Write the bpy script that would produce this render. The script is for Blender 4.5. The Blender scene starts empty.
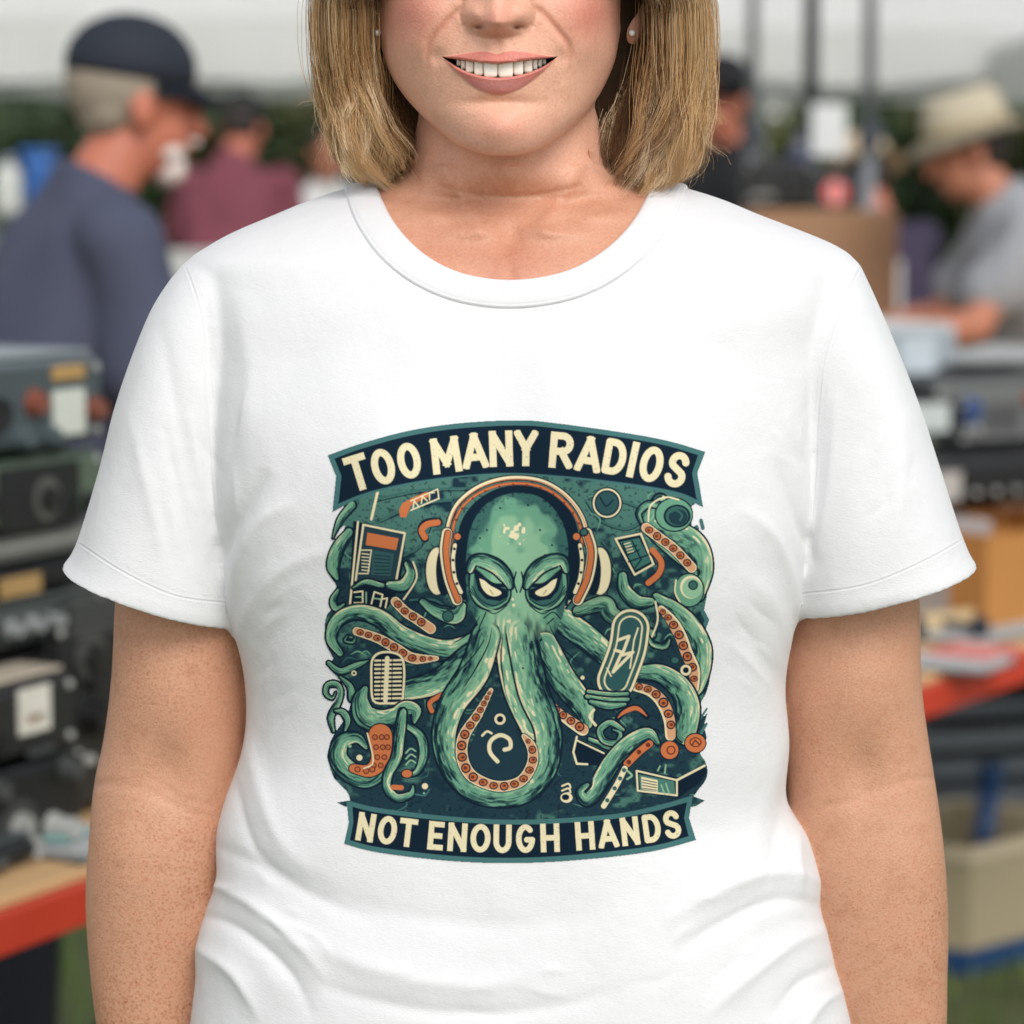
EXPO = 0.30; INKF = .84
import bpy, bmesh, math, random
import numpy as np
from mathutils import Vector, Matrix
from mathutils.bvhtree import BVHTree
random.seed(7); rng = np.random.default_rng(11)
sc = bpy.context.scene
COL = sc.collection

# ------------------------------------------------------------------ camera geometry (for measuring)
F = 3000.0; CAMP = np.array([0.0, -1.8, 1.5]); TH = math.atan(342/3000)
FW = np.array([0, math.cos(TH), -math.sin(TH)]); UP = np.array([0, math.sin(TH), math.cos(TH)])
def ray(px, py):
    return np.array([1.0, 0, 0])*(px-512)/F + UP*(512-py)/F + FW
def P(px, py, Y):
    r = ray(px, py); return CAMP + r*((Y-CAMP[1])/r[1])
def G(px, py, z):
    r = ray(px, py); return CAMP + r*((z-CAMP[2])/r[2])
def Zat(pt, py):
    """height on the vertical through pt that is seen at picture row py"""
    r = ray(512, py); d = (pt[1]-CAMP[1])
    return CAMP[2] + r[2]*d/r[1]
def proj(v):
    rel = v - CAMP; zc = rel@FW
    return 512 + F*rel[:, 0]/zc, 512 - F*(rel@UP)/zc

# ------------------------------------------------------------------ helpers
def lin(r, g, b):
    f = lambda c: (c/255/12.92) if c/255 <= .04045 else ((c/255+.055)/1.055)**2.4
    return (f(r), f(g), f(b))
def tag(o, label=None, cat=None, group=None, kind=None):
    if label: o['label'] = label
    if cat: o['category'] = cat
    if group: o['group'] = group
    if kind: o['kind'] = kind
    return o
def empty(name, loc=(0, 0, 0), rz=0):
    o = bpy.data.objects.new(name, None); COL.objects.link(o); o.location = loc
    o.rotation_euler = (0, 0, rz); o.empty_display_size = .05
    return o
def mesh_obj(name, verts, faces, material=None, parent=None, smooth=True):
    me = bpy.data.meshes.new(name)
    verts = np.asarray(verts, dtype=np.float32)
    if isinstance(faces, np.ndarray):
        n, k = faces.shape
        me.vertices.add(len(verts)); me.vertices.foreach_set('co', verts.ravel())
        me.loops.add(n*k); me.loops.foreach_set('vertex_index', faces.astype(np.int32).ravel())
        me.polygons.add(n); me.polygons.foreach_set('loop_start', np.arange(0, n*k, k, dtype=np.int32))
        me.polygons.foreach_set('loop_total', np.full(n, k, dtype=np.int32))
        me.update(calc_edges=True)
    else:
        me.from_pydata([tuple(map(float, v)) for v in verts], [], faces); me.update()
    if smooth: me.polygons.foreach_set('use_smooth', np.ones(len(me.polygons), dtype=bool))
    o = bpy.data.objects.new(name, me); COL.objects.link(o)
    if material: me.materials.append(material)
    if parent: o.parent = parent
    return o
def from_bm(name, bm, material=None, parent=None, smooth=False):
    me = bpy.data.meshes.new(name); bmesh.ops.recalc_face_normals(bm, faces=bm.faces)
    bm.to_mesh(me); bm.free()
    if smooth: me.polygons.foreach_set('use_smooth', np.ones(len(me.polygons), dtype=bool))
    o = bpy.data.objects.new(name, me); COL.objects.link(o)
    if material: me.materials.append(material)
    if parent: o.parent = parent
    return o
def bm_box(bm, c, s, rot=None, bev=0.0):
    r = bmesh.ops.create_cube(bm, size=1)
    vs = r['verts']
    M = Matrix.Translation(c) @ (rot.to_4x4() if rot else Matrix.Identity(4)) @ Matrix.Diagonal((s[0], s[1], s[2], 1))
    bmesh.ops.transform(bm, matrix=M, verts=vs)
    if bev > 0:
        es = list({e for v in vs for e in v.link_edges})
        bmesh.ops.bevel(bm, geom=es, offset=bev, segments=2, affect='EDGES', profile=.6)
def bm_cyl(bm, p0, p1, r0, r1=None, seg=20, caps=True, bev=0):
    p0 = Vector(p0); p1 = Vector(p1); r1 = r0 if r1 is None else r1
    d = p1-p0
    M = Matrix.Translation((p0+p1)/2) @ d.to_track_quat('Z', 'Y').to_matrix().to_4x4()
    bmesh.ops.create_cone(bm, cap_ends=caps, cap_tris=False, segments=seg, radius1=r0, radius2=r1, depth=d.length, matrix=M)
def bm_ball(bm, c, s, seg=20, rot=None):
    if not hasattr(s, '__len__'): s = (s, s, s)
    M = Matrix.Translation(c) @ (rot.to_4x4() if rot else Matrix.Identity(4)) @ Matrix.Diagonal((s[0], s[1], s[2], 1))
    bmesh.ops.create_uvsphere(bm, u_segments=seg, v_segments=max(8, seg//2), radius=1, matrix=M)
def capsule(bm, p0, r0, p1, r1, seg=16):
    bm_cyl(bm, p0, p1, r0, r1, seg); bm_ball(bm, p0, r0, seg); bm_ball(bm, p1, r1, seg)
def chain(bm, pts, rs, seg=16):
    for i in range(len(pts)-1): capsule(bm, pts[i], rs[i], pts[i+1], rs[i+1], seg)
def catmull(A, n):
    A = np.asarray(A, float); out = []
    K = len(A)
    for i in range(K-1):
        p0 = A[max(i-1, 0)]; p1 = A[i]; p2 = A[i+1]; p3 = A[min(i+2, K-1)]
        for k in range(n):
            t = k/n
            out.append(.5*((2*p1)+(-p0+p2)*t+(2*p0-5*p1+4*p2-p3)*t*t+(-p0+3*p1-3*p2+p3)*t**3))
    out.append(A[-1]); return np.array(out)
def loft(bm, rings, seg=72, sub=5):
    """rings rows: cx cy cz  ux uy uz  vx vy vz  n  (superellipse of exponent n)"""
    R = catmull(rings, sub)
    t = np.linspace(0, 2*np.pi, seg, endpoint=False); c = np.cos(t); s = np.sin(t)
    prev = None
    for k, r in enumerate(R):
        n = max(r[9], 1.2)
        a = np.sign(c)*np.abs(c)**(2/n); b = np.sign(s)*np.abs(s)**(2/n)
        pts = r[None, 0:3] + a[:, None]*r[None, 3:6] + b[:, None]*r[None, 6:9]
        vs = [bm.verts.new(p) for p in pts]
        if prev is None: bm.faces.new(vs)
        else:
            for i in range(seg):
                bm.faces.new((prev[i], prev[(i+1) % seg], vs[(i+1) % seg], vs[i]))
        prev = vs
    bm.faces.new(prev[::-1])
def ring_px(a, b, yc, hd, n=2.2, Y=None):
    """cross-section through picture points a and b measured at depth yc, half depth hd"""
    A = P(a[0], a[1], yc if Y is None else Y); B = P(b[0], b[1], yc if Y is None else Y)
    c = (A+B)/2; c[1] = yc; u = (B-A)/2
    return [*c, *u, 0, hd, 0, n]
def remesh(o, voxel, it=6, fac=.5):
    m = o.modifiers.new('r', 'REMESH'); m.mode = 'VOXEL'; m.voxel_size = voxel; m.use_smooth_shade = True
    if it:
        s = o.modifiers.new('s', 'SMOOTH'); s.iterations = it; s.factor = fac
    dg = bpy.context.evaluated_depsgraph_get(); dg.update()
    me = bpy.data.meshes.new_from_object(o.evaluated_get(dg))
    o.modifiers.clear(); old = o.data; name = old.name
    mats = list(old.materials); o.data = me; bpy.data.meshes.remove(old); me.name = name
    me.materials.clear()
    for mm in mats: me.materials.append(mm)
    me.polygons.foreach_set('use_smooth', np.ones(len(me.polygons), dtype=bool))
    return o
def get_co(me):
    a = np.empty(len(me.vertices)*3, np.float32); me.vertices.foreach_get('co', a); return a.reshape(-1, 3).astype(float)
def set_co(me, a):
    me.vertices.foreach_set('co', a.astype(np.float32).ravel()); me.update()
def get_no(me):
    a = np.empty(len(me.vertices)*3, np.float32); me.vertices.foreach_get('normal', a); return a.reshape(-1, 3).astype(float)
def set_attr(me, name, val, typ='FLOAT'):
    at = me.attributes.new(name, typ, 'POINT')
    if typ == 'FLOAT': at.data.foreach_set('value', val.astype(np.float32).ravel())
    else:
        v = np.ones((len(val), 4), np.float32); v[:, :3] = val
        at.data.foreach_set('color', v.ravel())
def inside(x, y, poly):
    r = np.zeros(x.shape, bool); n = len(poly); j = n-1
    for i in range(n):
        xi, yi = poly[i]; xj, yj = poly[j]
        if yi != yj:
            c = ((yi > y) != (yj > y)) & (x < (xj-xi)*(y-yi)/(yj-yi)+xi); r ^= c
        j = i
    return r
def pdist(x, y, pts, closed=False):
    """distance to a polyline, run length, signed side"""
    best = np.full(x.shape, 1e9); run = np.zeros(x.shape); side = np.zeros(x.shape); L = 0
    pts = list(pts) + ([pts[0]] if closed else [])
    for (x0, y0), (x1, y1) in zip(pts[:-1], pts[1:]):
        dx, dy = x1-x0, y1-y0; l2 = dx*dx+dy*dy
        if l2 == 0: continue
        l = math.sqrt(l2)
        t = np.clip(((x-x0)*dx+(y-y0)*dy)/l2, 0, 1)
        ex = x-x0-t*dx; ey = y-y0-t*dy; d = np.sqrt(ex*ex+ey*ey)
        m = d < best
        best = np.where(m, d, best); run = np.where(m, L+t*l, run)
        side = np.where(m, np.sign(dx*ey-dy*ex), side); L += l
    return best, run, side
LAT = rng.random((256, 256))
def vnoise(x, y):
    xi = np.floor(x).astype(int); yi = np.floor(y).astype(int); fx = x-xi; fy = y-yi
    fx = fx*fx*(3-2*fx); fy = fy*fy*(3-2*fy)
    g = lambda a, b: LAT[a & 255, b & 255]
    return (g(xi, yi)*(1-fx)+g(xi+1, yi)*fx)*(1-fy)+(g(xi, yi+1)*(1-fx)+g(xi+1, yi+1)*fx)*fy
def sstep(a, b, x):
    t = np.clip((x-a)/(b-a), 0, 1); return t*t*(3-2*t)

# ------------------------------------------------------------------ materials
def mat(name, color, rough=.5, metal=0.0, var=0.0, scale=20, bump=0.0, bscale=200, emit=None, spec=.5, coat=0):
    m = bpy.data.materials.new(name); m.use_nodes = True; nt = m.node_tree; b = nt.nodes['Principled BSDF']
    b.inputs['Base Color'].default_value = (*color, 1); b.inputs['Roughness'].default_value = rough
    b.inputs['Metallic'].default_value = metal; b.inputs['Specular IOR Level'].default_value = spec
    b.inputs['Coat Weight'].default_value = coat
    tc = nt.nodes.new('ShaderNodeTexCoord')
    if var:
        n = nt.nodes.new('ShaderNodeTexNoise'); n.inputs['Scale'].default_value = scale; n.inputs['Detail'].default_value = 4
        nt.links.new(tc.outputs['Object'], n.inputs['Vector'])
        mx = nt.nodes.new('ShaderNodeMix'); mx.data_type = 'RGBA'
        mx.inputs[6].default_value = (*[c*(1-var) for c in color], 1); mx.inputs[7].default_value = (*[min(1, c*(1+var)) for c in color], 1)
        nt.links.new(n.outputs['Fac'], mx.inputs[0]); nt.links.new(mx.outputs[2], b.inputs['Base Color'])
        mr = nt.nodes.new('ShaderNodeMapRange'); mr.inputs[3].default_value = max(0, rough-.1); mr.inputs[4].default_value = min(1, rough+.1)
        nt.links.new(n.outputs['Fac'], mr.inputs[0]); nt.links.new(mr.outputs[0], b.inputs['Roughness'])
    if bump:
        n2 = nt.nodes.new('ShaderNodeTexNoise'); n2.inputs['Scale'].default_value = bscale
        nt.links.new(tc.outputs['Object'], n2.inputs['Vector'])
        bp = nt.nodes.new('ShaderNodeBump'); bp.inputs['Strength'].default_value = bump; bp.inputs['Distance'].default_value = .001
        nt.links.new(n2.outputs['Fac'], bp.inputs['Height']); nt.links.new(bp.outputs[0], b.inputs['Normal'])
    if emit:
        b.inputs['Emission Color'].default_value = (*emit[0], 1); b.inputs['Emission Strength'].default_value = emit[1]
    return m
def ramp(nt, fac, stops):
    r = nt.nodes.new('ShaderNodeValToRGB'); e = r.color_ramp.elements
    while len(e) > 1: e.remove(e[0])
    e[0].position = stops[0][0]; e[0].color = (*stops[0][1], 1)
    for p, c in stops[1:]:
        k = e.new(p); k.color = (*c, 1)
    nt.links.new(fac, r.inputs[0]); return r

def skin_material():
    m = bpy.data.materials.new('skin'); m.use_nodes = True; nt = m.node_tree; b = nt.nodes['Principled BSDF']; L = nt.links.new
    at = nt.nodes.new('ShaderNodeAttribute'); at.attribute_name = 'tint'
    fr = nt.nodes.new('ShaderNodeAttribute'); fr.attribute_name = 'freckle'
    tc = nt.nodes.new('ShaderNodeTexCoord')
    n = nt.nodes.new('ShaderNodeTexNoise'); n.inputs['Scale'].default_value = 60; n.inputs['Detail'].default_value = 6; n.inputs['Roughness'].default_value = .65
    L(tc.outputs['Object'], n.inputs['Vector'])
    r1 = ramp(nt, n.outputs['Fac'], [(.3, (.90, .84, .80)), (.5, (1, 1, 1)), (.72, (1.0, .93, .90))])
    mx = nt.nodes.new('ShaderNodeMix'); mx.data_type = 'RGBA'; mx.blend_type = 'MULTIPLY'; mx.inputs[0].default_value = 1
    L(at.outputs['Color'], mx.inputs[6]); L(r1.outputs[0], mx.inputs[7])
    # fine mottling of the pores
    n3 = nt.nodes.new('ShaderNodeTexNoise'); n3.inputs['Scale'].default_value = 620; n3.inputs['Detail'].default_value = 3
    L(tc.outputs['Object'], n3.inputs['Vector'])
    r3 = ramp(nt, n3.outputs['Fac'], [(.3, (.90, .86, .84)), (.6, (1, 1, 1))])
    mx3 = nt.nodes.new('ShaderNodeMix'); mx3.data_type = 'RGBA'; mx3.blend_type = 'MULTIPLY'; mx3.inputs[0].default_value = 1
    L(mx.outputs[2], mx3.inputs[6]); L(r3.outputs[0], mx3.inputs[7])
    # freckles
    prev = mx3.outputs[2]
    for sc_, th, col in ((420, .19, (.86, .76, .69)), (230, .098, (.76, .60, .50))):
        v = nt.nodes.new('ShaderNodeTexVoronoi'); v.inputs['Scale'].default_value = sc_; v.inputs['Randomness'].default_value = 1
        L(tc.outputs['Object'], v.inputs['Vector'])
        nz = nt.nodes.new('ShaderNodeTexNoise'); nz.inputs['Scale'].default_value = 11; L(tc.outputs['Object'], nz.inputs['Vector'])
        mm = nt.nodes.new('ShaderNodeMath'); mm.operation = 'SUBTRACT'; mm.inputs[1].default_value = .10; L(nz.outputs['Fac'], mm.inputs[0])
        m4 = nt.nodes.new('ShaderNodeMath'); m4.operation = 'MULTIPLY'; m4.inputs[1].default_value = th*5; L(mm.outputs[0], m4.inputs[0])
        gt = nt.nodes.new('ShaderNodeMath'); gt.operation = 'SUBTRACT'; L(m4.outputs[0], gt.inputs[0]); L(v.outputs['Distance'], gt.inputs[1])
        ms = nt.nodes.new('ShaderNodeMath'); ms.operation = 'MULTIPLY'; ms.use_clamp = True; ms.inputs[1].default_value = 7; L(gt.outputs[0], ms.inputs[0])
        mf = nt.nodes.new('ShaderNodeMath'); mf.operation = 'MULTIPLY'; L(ms.outputs[0], mf.inputs[0]); L(fr.outputs['Fac'], mf.inputs[1])
        mq = nt.nodes.new('ShaderNodeMix'); mq.data_type = 'RGBA'; mq.blend_type = 'MULTIPLY'
        L(mf.outputs[0], mq.inputs[0]); L(prev, mq.inputs[6]); mq.inputs[7].default_value = (*col, 1); prev = mq.outputs[2]
    L(prev, b.inputs['Base Color'])
    b.inputs['Roughness'].default_value = .48; b.inputs['Specular IOR Level'].default_value = .42
    b.inputs['Subsurface Weight'].default_value = .12; b.inputs['Subsurface Radius'].default_value = (1, .35, .2); b.inputs['Subsurface Scale'].default_value = .006
    v2 = nt.nodes.new('ShaderNodeTexVoronoi'); v2.inputs['Scale'].default_value = 900; L(tc.outputs['Object'], v2.inputs['Vector'])
    ad = nt.nodes.new('ShaderNodeMath'); ad.operation = 'ADD'; L(v2.outputs['Distance'], ad.inputs[0]); L(n3.outputs['Fac'], ad.inputs[1])
    bp = nt.nodes.new('ShaderNodeBump'); bp.inputs['Strength'].default_value = .32; bp.inputs['Distance'].default_value = .0006
    L(ad.outputs[0], bp.inputs['Height']); L(bp.outputs[0], b.inputs['Normal'])
    return m

def shirt_material():
    m = bpy.data.materials.new('white_cotton'); m.use_nodes = True; nt = m.node_tree; b = nt.nodes['Principled BSDF']; L = nt.links.new
    tc = nt.nodes.new('ShaderNodeTexCoord')
    b.inputs['Base Color'].default_value = (.770, .771, .780, 1); b.inputs['Roughness'].default_value = .85
    b.inputs['Sheen Weight'].default_value = .15; b.inputs['Specular IOR Level'].default_value = .2
    sd = nt.nodes.new('ShaderNodeAttribute'); sd.attribute_name = 'seam'      # distance to nearest seam in mm
    ab = nt.nodes.new('ShaderNodeMath'); ab.operation = 'ABSOLUTE'; L(sd.outputs['Fac'], ab.inputs[0])
    mr = nt.nodes.new('ShaderNodeMath'); mr.operation = 'MULTIPLY'; mr.inputs[1].default_value = .25; L(ab.outputs[0], mr.inputs[0])
    r = ramp(nt, mr.outputs[0], [(0, (0, 0, 0)), (.3/4, (.2, .2, .2)), (1.1/4, (1, 1, 1)), (2.2/4, (.75, .75, .75)), (1, (.75, .75, .75))])
    sm = nt.nodes.new('ShaderNodeAttribute'); sm.attribute_name = 'seam_mask'
    mu = nt.nodes.new('ShaderNodeMath'); mu.operation = 'MULTIPLY'
    s1 = nt.nodes.new('ShaderNodeMath'); s1.operation = 'SUBTRACT'; s1.inputs[1].default_value = .75; L(r.outputs[0], s1.inputs[0]); L(s1.outputs[0], mu.inputs[0]); L(sm.outputs['Fac'], mu.inputs[1])
    n = nt.nodes.new('ShaderNodeTexNoise'); n.inputs['Scale'].default_value = 900; n.inputs['Detail'].default_value = 3
    mp = nt.nodes.new('ShaderNodeMapping'); mp.inputs['Scale'].default_value = (.6, 1, 1.7); L(tc.outputs['Object'], mp.inputs['Vector']); L(mp.outputs[0], n.inputs['Vector'])
    n2 = nt.nodes.new('ShaderNodeTexNoise'); n2.inputs['Scale'].default_value = 30; n2.inputs['Detail'].default_value = 5; L(tc.outputs['Object'], n2.inputs['Vector'])
    bp = nt.nodes.new('ShaderNodeBump'); bp.inputs['Strength'].default_value = .42; bp.inputs['Distance'].default_value = .0008
    L(mu.outputs[0], bp.inputs['Height'])
    bp2 = nt.nodes.new('ShaderNodeBump'); bp2.inputs['Strength'].default_value = .5; bp2.inputs['Distance'].default_value = .0004
    L(n.outputs['Fac'], bp2.inputs['Height']); L(bp.outputs[0], bp2.inputs['Normal'])
    bp3 = nt.nodes.new('ShaderNodeBump'); bp3.inputs['Strength'].default_value = .4; bp3.inputs['Distance'].default_value = .004
    L(n2.outputs['Fac'], bp3.inputs['Height']); L(bp2.outputs[0], bp3.inputs['Normal']); L(bp3.outputs[0], b.inputs['Normal'])
    return m
# ------------------------------------------------------------------ THE WOMAN
M_skin = skin_material(); M_shirt = shirt_material()
WX = 507
woman = empty('person', (0, 0, 0))
tag(woman, 'smiling woman with blond bob in a white octopus print t-shirt, standing in front', 'person')
woman_children = []
TORSO = [ # row, left, right, front, back, exponent
 (181, 372, 660, .005, .070, 2.0), (188, 345, 688, -.012, .080, 2.1), (200, 308, 726, -.030, .088, 2.2), (215, 272, 762, -.044, .094, 2.3), (232, 232, 806, -.055, .098, 2.4),
 (247, 205, 840, -.063, .100, 2.5), (262, 186, 857, -.070, .102, 2.6), (285, 192, 850, -.078, .104, 2.7), (310, 198, 840, -.085, .105, 2.8), (350, 206, 824, -.094, .106, 2.8), (420, 209, 815, -.108, .106, 2.8),
 (500, 213, 811, -.117, .104, 2.7), (560, 224, 801, -.117, .102, 2.6), (620, 236, 791, -.112, .1, 2.5), (680, 246, 784, -.106, .098, 2.4), (740, 245, 787, -.102, .097, 2.4),
 (797, 226, 786, -.101, .098, 2.4), (835, 217, 808, -.103, .1, 2.4), (874, 219, 819, -.106, .102, 2.4), (905, 207, 820, -.109, .104, 2.4),
 (940, 198, 829, -.112, .106, 2.4), (975, 197, 838, -.114, .108, 2.4), (1024, 191, 850, -.116, .11, 2.4), (1100, 186, 856, -.118, .112, 2.4), (1190, 182, 862, -.118, .112, 2.4)]
def torso_rings(inset=0.0, rows=TORSO):
    R = []
    for (py, xl, xr, yf, yb, n) in rows:
        A = P(xl, py, 0); B = P(xr, py, 0); c = (A+B)/2
        c[1] = (yf+yb)/2; u = (B-A)/2; u[0] -= inset
        R.append([*c, *u, 0, (yb-yf)/2-inset, 0, n])
    return R
# ---- shirt solid
bm = bmesh.new()
R = torso_rings(); loft(bm, R, 160, 6)
SLV = {-1: [((184, 262), (285, 300), .050), ((168, 281), (276, 335), .058), ((150, 310), (266, 375), .064), ((133, 352), (260, 415), .068), ((113, 410), (254, 470), .071), ((99, 466), (250, 525), .074), ((79, 533), (247, 585), .076), ((68, 558), (245, 612), .077), ((59, 567), (243, 627), .078)],
        1: [((860, 262), (760, 300), .050), ((869, 281), (764, 335), .058), ((880, 305), (768, 370), .064), ((897, 345), (772, 405), .068), ((922, 409), (776, 460), .071), ((937, 455), (778, 520), .074), ((959, 525), (780, 575), .076), ((971, 556), (782, 603), .077), ((979, 566), (784, 616), .078)]}
for sd in (-1, 1):
    rs = [ring_px(a, b, .012, h, 2.3, 0) for a, b, h in SLV[sd]]
    # the mouth of the sleeve turns in and runs back up inside, so the hem has a thickness
    e_ = np.array(rs[-1]); p_ = np.array(rs[-3]); up_ = p_[:3]-e_[:3]; up_ /= np.linalg.norm(up_)
    for f_, z_ in ((.985, -.0012), (.955, -.0012), (.93, .002), (.90, .009), (.80, .014)):
        q_ = e_.copy(); q_[3:9] *= f_; q_[:3] += up_*z_; rs.append(list(q_))
    loft(bm, rs, 120, 5)
shirt = from_bm('tshirt', bm, M_shirt, woman, True)
remesh(shirt, .0017, 22, .5)
def front_nb(me):
    co = get_co(me); no = get_no(me); px, py = proj(co); return co, no, px, py
co, no, px, py = front_nb(shirt.data)
front = sstep(-.05, .35, -(no[:, 1]))
# wrinkles: (points in picture, width px, amplitude mm)
WR = [([(228, 628), (240, 560), (262, 520), (300, 500)], 13, 2.6), ([(222, 560), (232, 530), (250, 500), (270, 470)], 11, -3.0),
      ([(236, 640), (262, 590), (300, 560), (350, 548)], 16, 1.8), ([(246, 700), (270, 640), (310, 600)], 18, -1.4),
      ([(800, 628), (788, 570), (770, 530), (735, 505)], 13, 2.2), ([(812, 560), (800, 525), (788, 490), (775, 455)], 10, -2.4),
      ([(790, 650), (770, 600), (735, 570)], 16, 1.2), ([(785, 700), (765, 660), (730, 620)], 18, -1.2),
      ([(205, 300), (212, 380), (212, 450)], 9, -1.2), ([(238, 300), (250, 380), (246, 460)], 20, 1.4), ([(818, 330), (800, 400), (796, 460)], 20, 1.1),
      ([(160, 330), (178, 420), (196, 520)], 14, -1.0), ([(130, 420), (150, 500), (170, 590)], 14, 1.2), ([(190, 420), (205, 500), (215, 580)], 9, 1.2), ([(165, 430), (185, 520), (200, 600)], 8, -.9),
      ([(870, 320), (872, 420), (860, 520)], 16, -.8), ([(905, 420), (900, 500), (880, 590)], 15, 1.0), ([(835, 400), (830, 480), (815, 570)], 9, 1.0),
      # waist gathers, left
      ([(216, 845), (262, 868), (320, 900), (390, 925)], 15, -1.8), ([(218, 885), (255, 905), (300, 945), (330, 985)], 13, 2.4), ([(203, 915), (240, 930), (290, 975), (315, 1024)], 11, -2.2),
      ([(200, 950), (235, 975), (262, 1024)], 11, 2.2), ([(246, 740), (262, 790), (282, 840), (318, 880)], 16, 1.6), ([(236, 780), (256, 850), (300, 885)], 11, -1.3),
      ([(300, 940), (380, 970), (470, 985), (560, 975)], 20, 1.7), ([(330, 990), (430, 1012), (540, 1010), (640, 985)], 15, -1.5),
      ([(300, 880), (400, 915), (520, 925), (640, 905)], 24, -1.0),
      # waist gathers, right
      ([(822, 905), (780, 900), (730, 920), (670, 955)], 13, -2.0), ([(820, 880), (776, 872), (720, 890), (660, 925)], 14, 2.0), ([(786, 790), (775, 850), (762, 900)], 14, -1.2),
      ([(800, 830), (800, 880), (812, 910)], 9, 1.4), ([(826, 930), (790, 945), (740, 985), (700, 1024)], 14, 2.2), ([(838, 965), (800, 985), (770, 1024)], 11, -1.9), ([(845, 990), (820, 1005), (800, 1040)], 9, 1.6),
      ([(790, 720), (770, 790), (755, 850)], 18, 1.0), ([(255, 700), (262, 760), (275, 820)], 20, -1.0),
      ([(350, 330), (300, 360), (262, 420)], 30, -.9), ([(680, 330), (740, 360), (775, 420)], 30, -.7),
      ([(420, 330), (430, 380), (425, 420)], 26, .5), ([(600, 330), (592, 380), (600, 420)], 26, .5)]
rw = np.random.default_rng(21)
for (cx_, cy_, sx_, sy_, an0, n_) in ((262, 640, 26, 70, -.9, 7), (770, 640, 26, 70, -2.2, 7), (270, 930, 55, 50, .45, 9), (760, 930, 55, 50, 2.7, 9), (232, 470, 14, 60, -1.3, 4), (800, 470, 14, 60, -1.8, 4), (170, 470, 25, 60, 1.2, 4), (880, 470, 25, 60, 1.9, 4), (500, 985, 150, 25, .0, 6)):
    for k in range(n_):
        x_, y_ = cx_+rw.normal(0, sx_*.6), cy_+rw.normal(0, sy_*.6); l_ = rw.uniform(22, 60); a_ = an0+rw.normal(0, .25); b_ = a_+rw.normal(0, .35)
        WR.append(([(x_, y_), (x_+math.cos(a_)*l_*.5, y_+math.sin(a_)*l_*.5), (x_+math.cos(a_)*l_*.5+math.cos(b_)*l_*.5, y_+math.sin(a_)*l_*.5+math.sin(b_)*l_*.5)], rw.uniform(4, 8), rw.choice([-1, 1])*rw.uniform(.25, .6)))
disp = np.zeros(len(co))
for pts, w, a in WR:
    pts = [tuple(p) for p in catmull(pts, 5)]
    x0 = min(p[0] for p in pts)-3*w; x1 = max(p[0] for p in pts)+3*w; y0 = min(p[1] for p in pts)-3*w; y1 = max(p[1] for p in pts)+3*w
    mk = (px > x0) & (px < x1) & (py > y0) & (py < y1)
    d, run, s_ = pdist(px[mk], py[mk], pts); Lt = run.max() if mk.any() else 1
    taper = np.sin(np.clip(.16+.84*run/Lt, 0, 1)*math.pi)
    g = (.62*np.exp(-(d/w)**2)+.38*np.exp(-(d/(w*.42))**2))*np.clip(taper, 0, 1)
    disp[mk] += a*.001*g*(1.5 if min(p[1] for p in pts) > 600 else 1.4)
# gentle large-scale undulation of the cloth
und = (vnoise(px/95+7, py/140+3)-.5)*.0035 + (vnoise(px/42+17, py/75+31)-.5)*.0012
disp += und*sstep(250, 330, py)
# bust: two soft forms under the print
for cx in (405, 612): disp += .010*np.exp(-((px-cx)/70)**2-((py-500)/85)**2)
disp -= .006*np.exp(-((px-508)/45)**2-((py-520)/90)**2)
co += no*(disp*front)[:, None]
# seams
seam_l = catmull([(172, 240), (180, 256), (192, 285), (203, 330), (207, 400), (211, 480), (218, 545), (230, 600), (238, 632)], 8)
seam_r = catmull([(872, 246), (862, 266), (846, 298), (826, 350), (818, 410), (815, 480), (809, 540), (798, 590), (790, 622)], 8)
hem_l = catmull([(40, 516), (73, 540), (120, 571), (175, 596), (226, 603)], 8); hem_r = catmull([(1000, 520), (966, 538), (922, 562), (864, 585), (800, 594)], 8)
neck_o = [(344, 187), (348, 204), (357, 226), (376, 254), (402, 277), (432, 294), (468, 305), (510, 309), (552, 305), (590, 294), (624, 275), (652, 250), (672, 224), (682, 203), (687, 186)]
neck_i = [(375, 184), (380, 198), (390, 218), (405, 238), (425, 256), (450, 270), (478, 278), (510, 281), (542, 278), (572, 270), (598, 256), (620, 238), (637, 217), (647, 199), (653, 184)]
sd_mm = np.full(len(co), 4.0)
fm = no[:, 1] < .35
for crv in (seam_l, seam_r, hem_l, hem_r):
    d, rn, sg = pdist(px[fm], py[fm], [tuple(p) for p in crv]); d = d*.585; cur = sd_mm[fm]
    sd_mm[fm] = np.where(d < np.abs(cur), d*np.where(sg == 0, 1, sg), cur)
set_co(shirt.data, co); set_attr(shirt.data, 'seam', sd_mm); set_attr(shirt.data, 'seam_mask', (np.abs(sd_mm) < 3.4)*sstep(-.06, -.42, no[:, 1]))
# ---- iron the rims of the sleeves smooth
bm = bmesh.new(); bm.from_mesh(shirt.data); bm.verts.ensure_lookup_table(); co = get_co(shirt.data); sel = np.zeros(len(co), bool)
for sd in (-1, 1):
    a, b, h = SLV[sd][-1]; A = P(*a, 0); B = P(*b, 0); A2 = P(*SLV[sd][-3][0], 0); B2 = P(*SLV[sd][-3][1], 0)
    c = (A+B)/2; u = (B-A)/2; ax = (A+B)/2-(A2+B2)/2; ax[1] = 0; ax -= u*(ax@u)/(u@u); ax /= np.linalg.norm(ax)
    rel = co-c; sel |= ((rel@ax) > -.0075) & (np.abs((rel@u)/(u@u)) < 1.15) & ((co[:, 0]*sd) > .168)
vs_ = [bm.verts[i] for i in np.nonzero(sel)[0]]
for _ in range(26): bmesh.ops.smooth_vert(bm, verts=vs_, factor=.5, use_axis_x=True, use_axis_y=True, use_axis_z=True)
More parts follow.
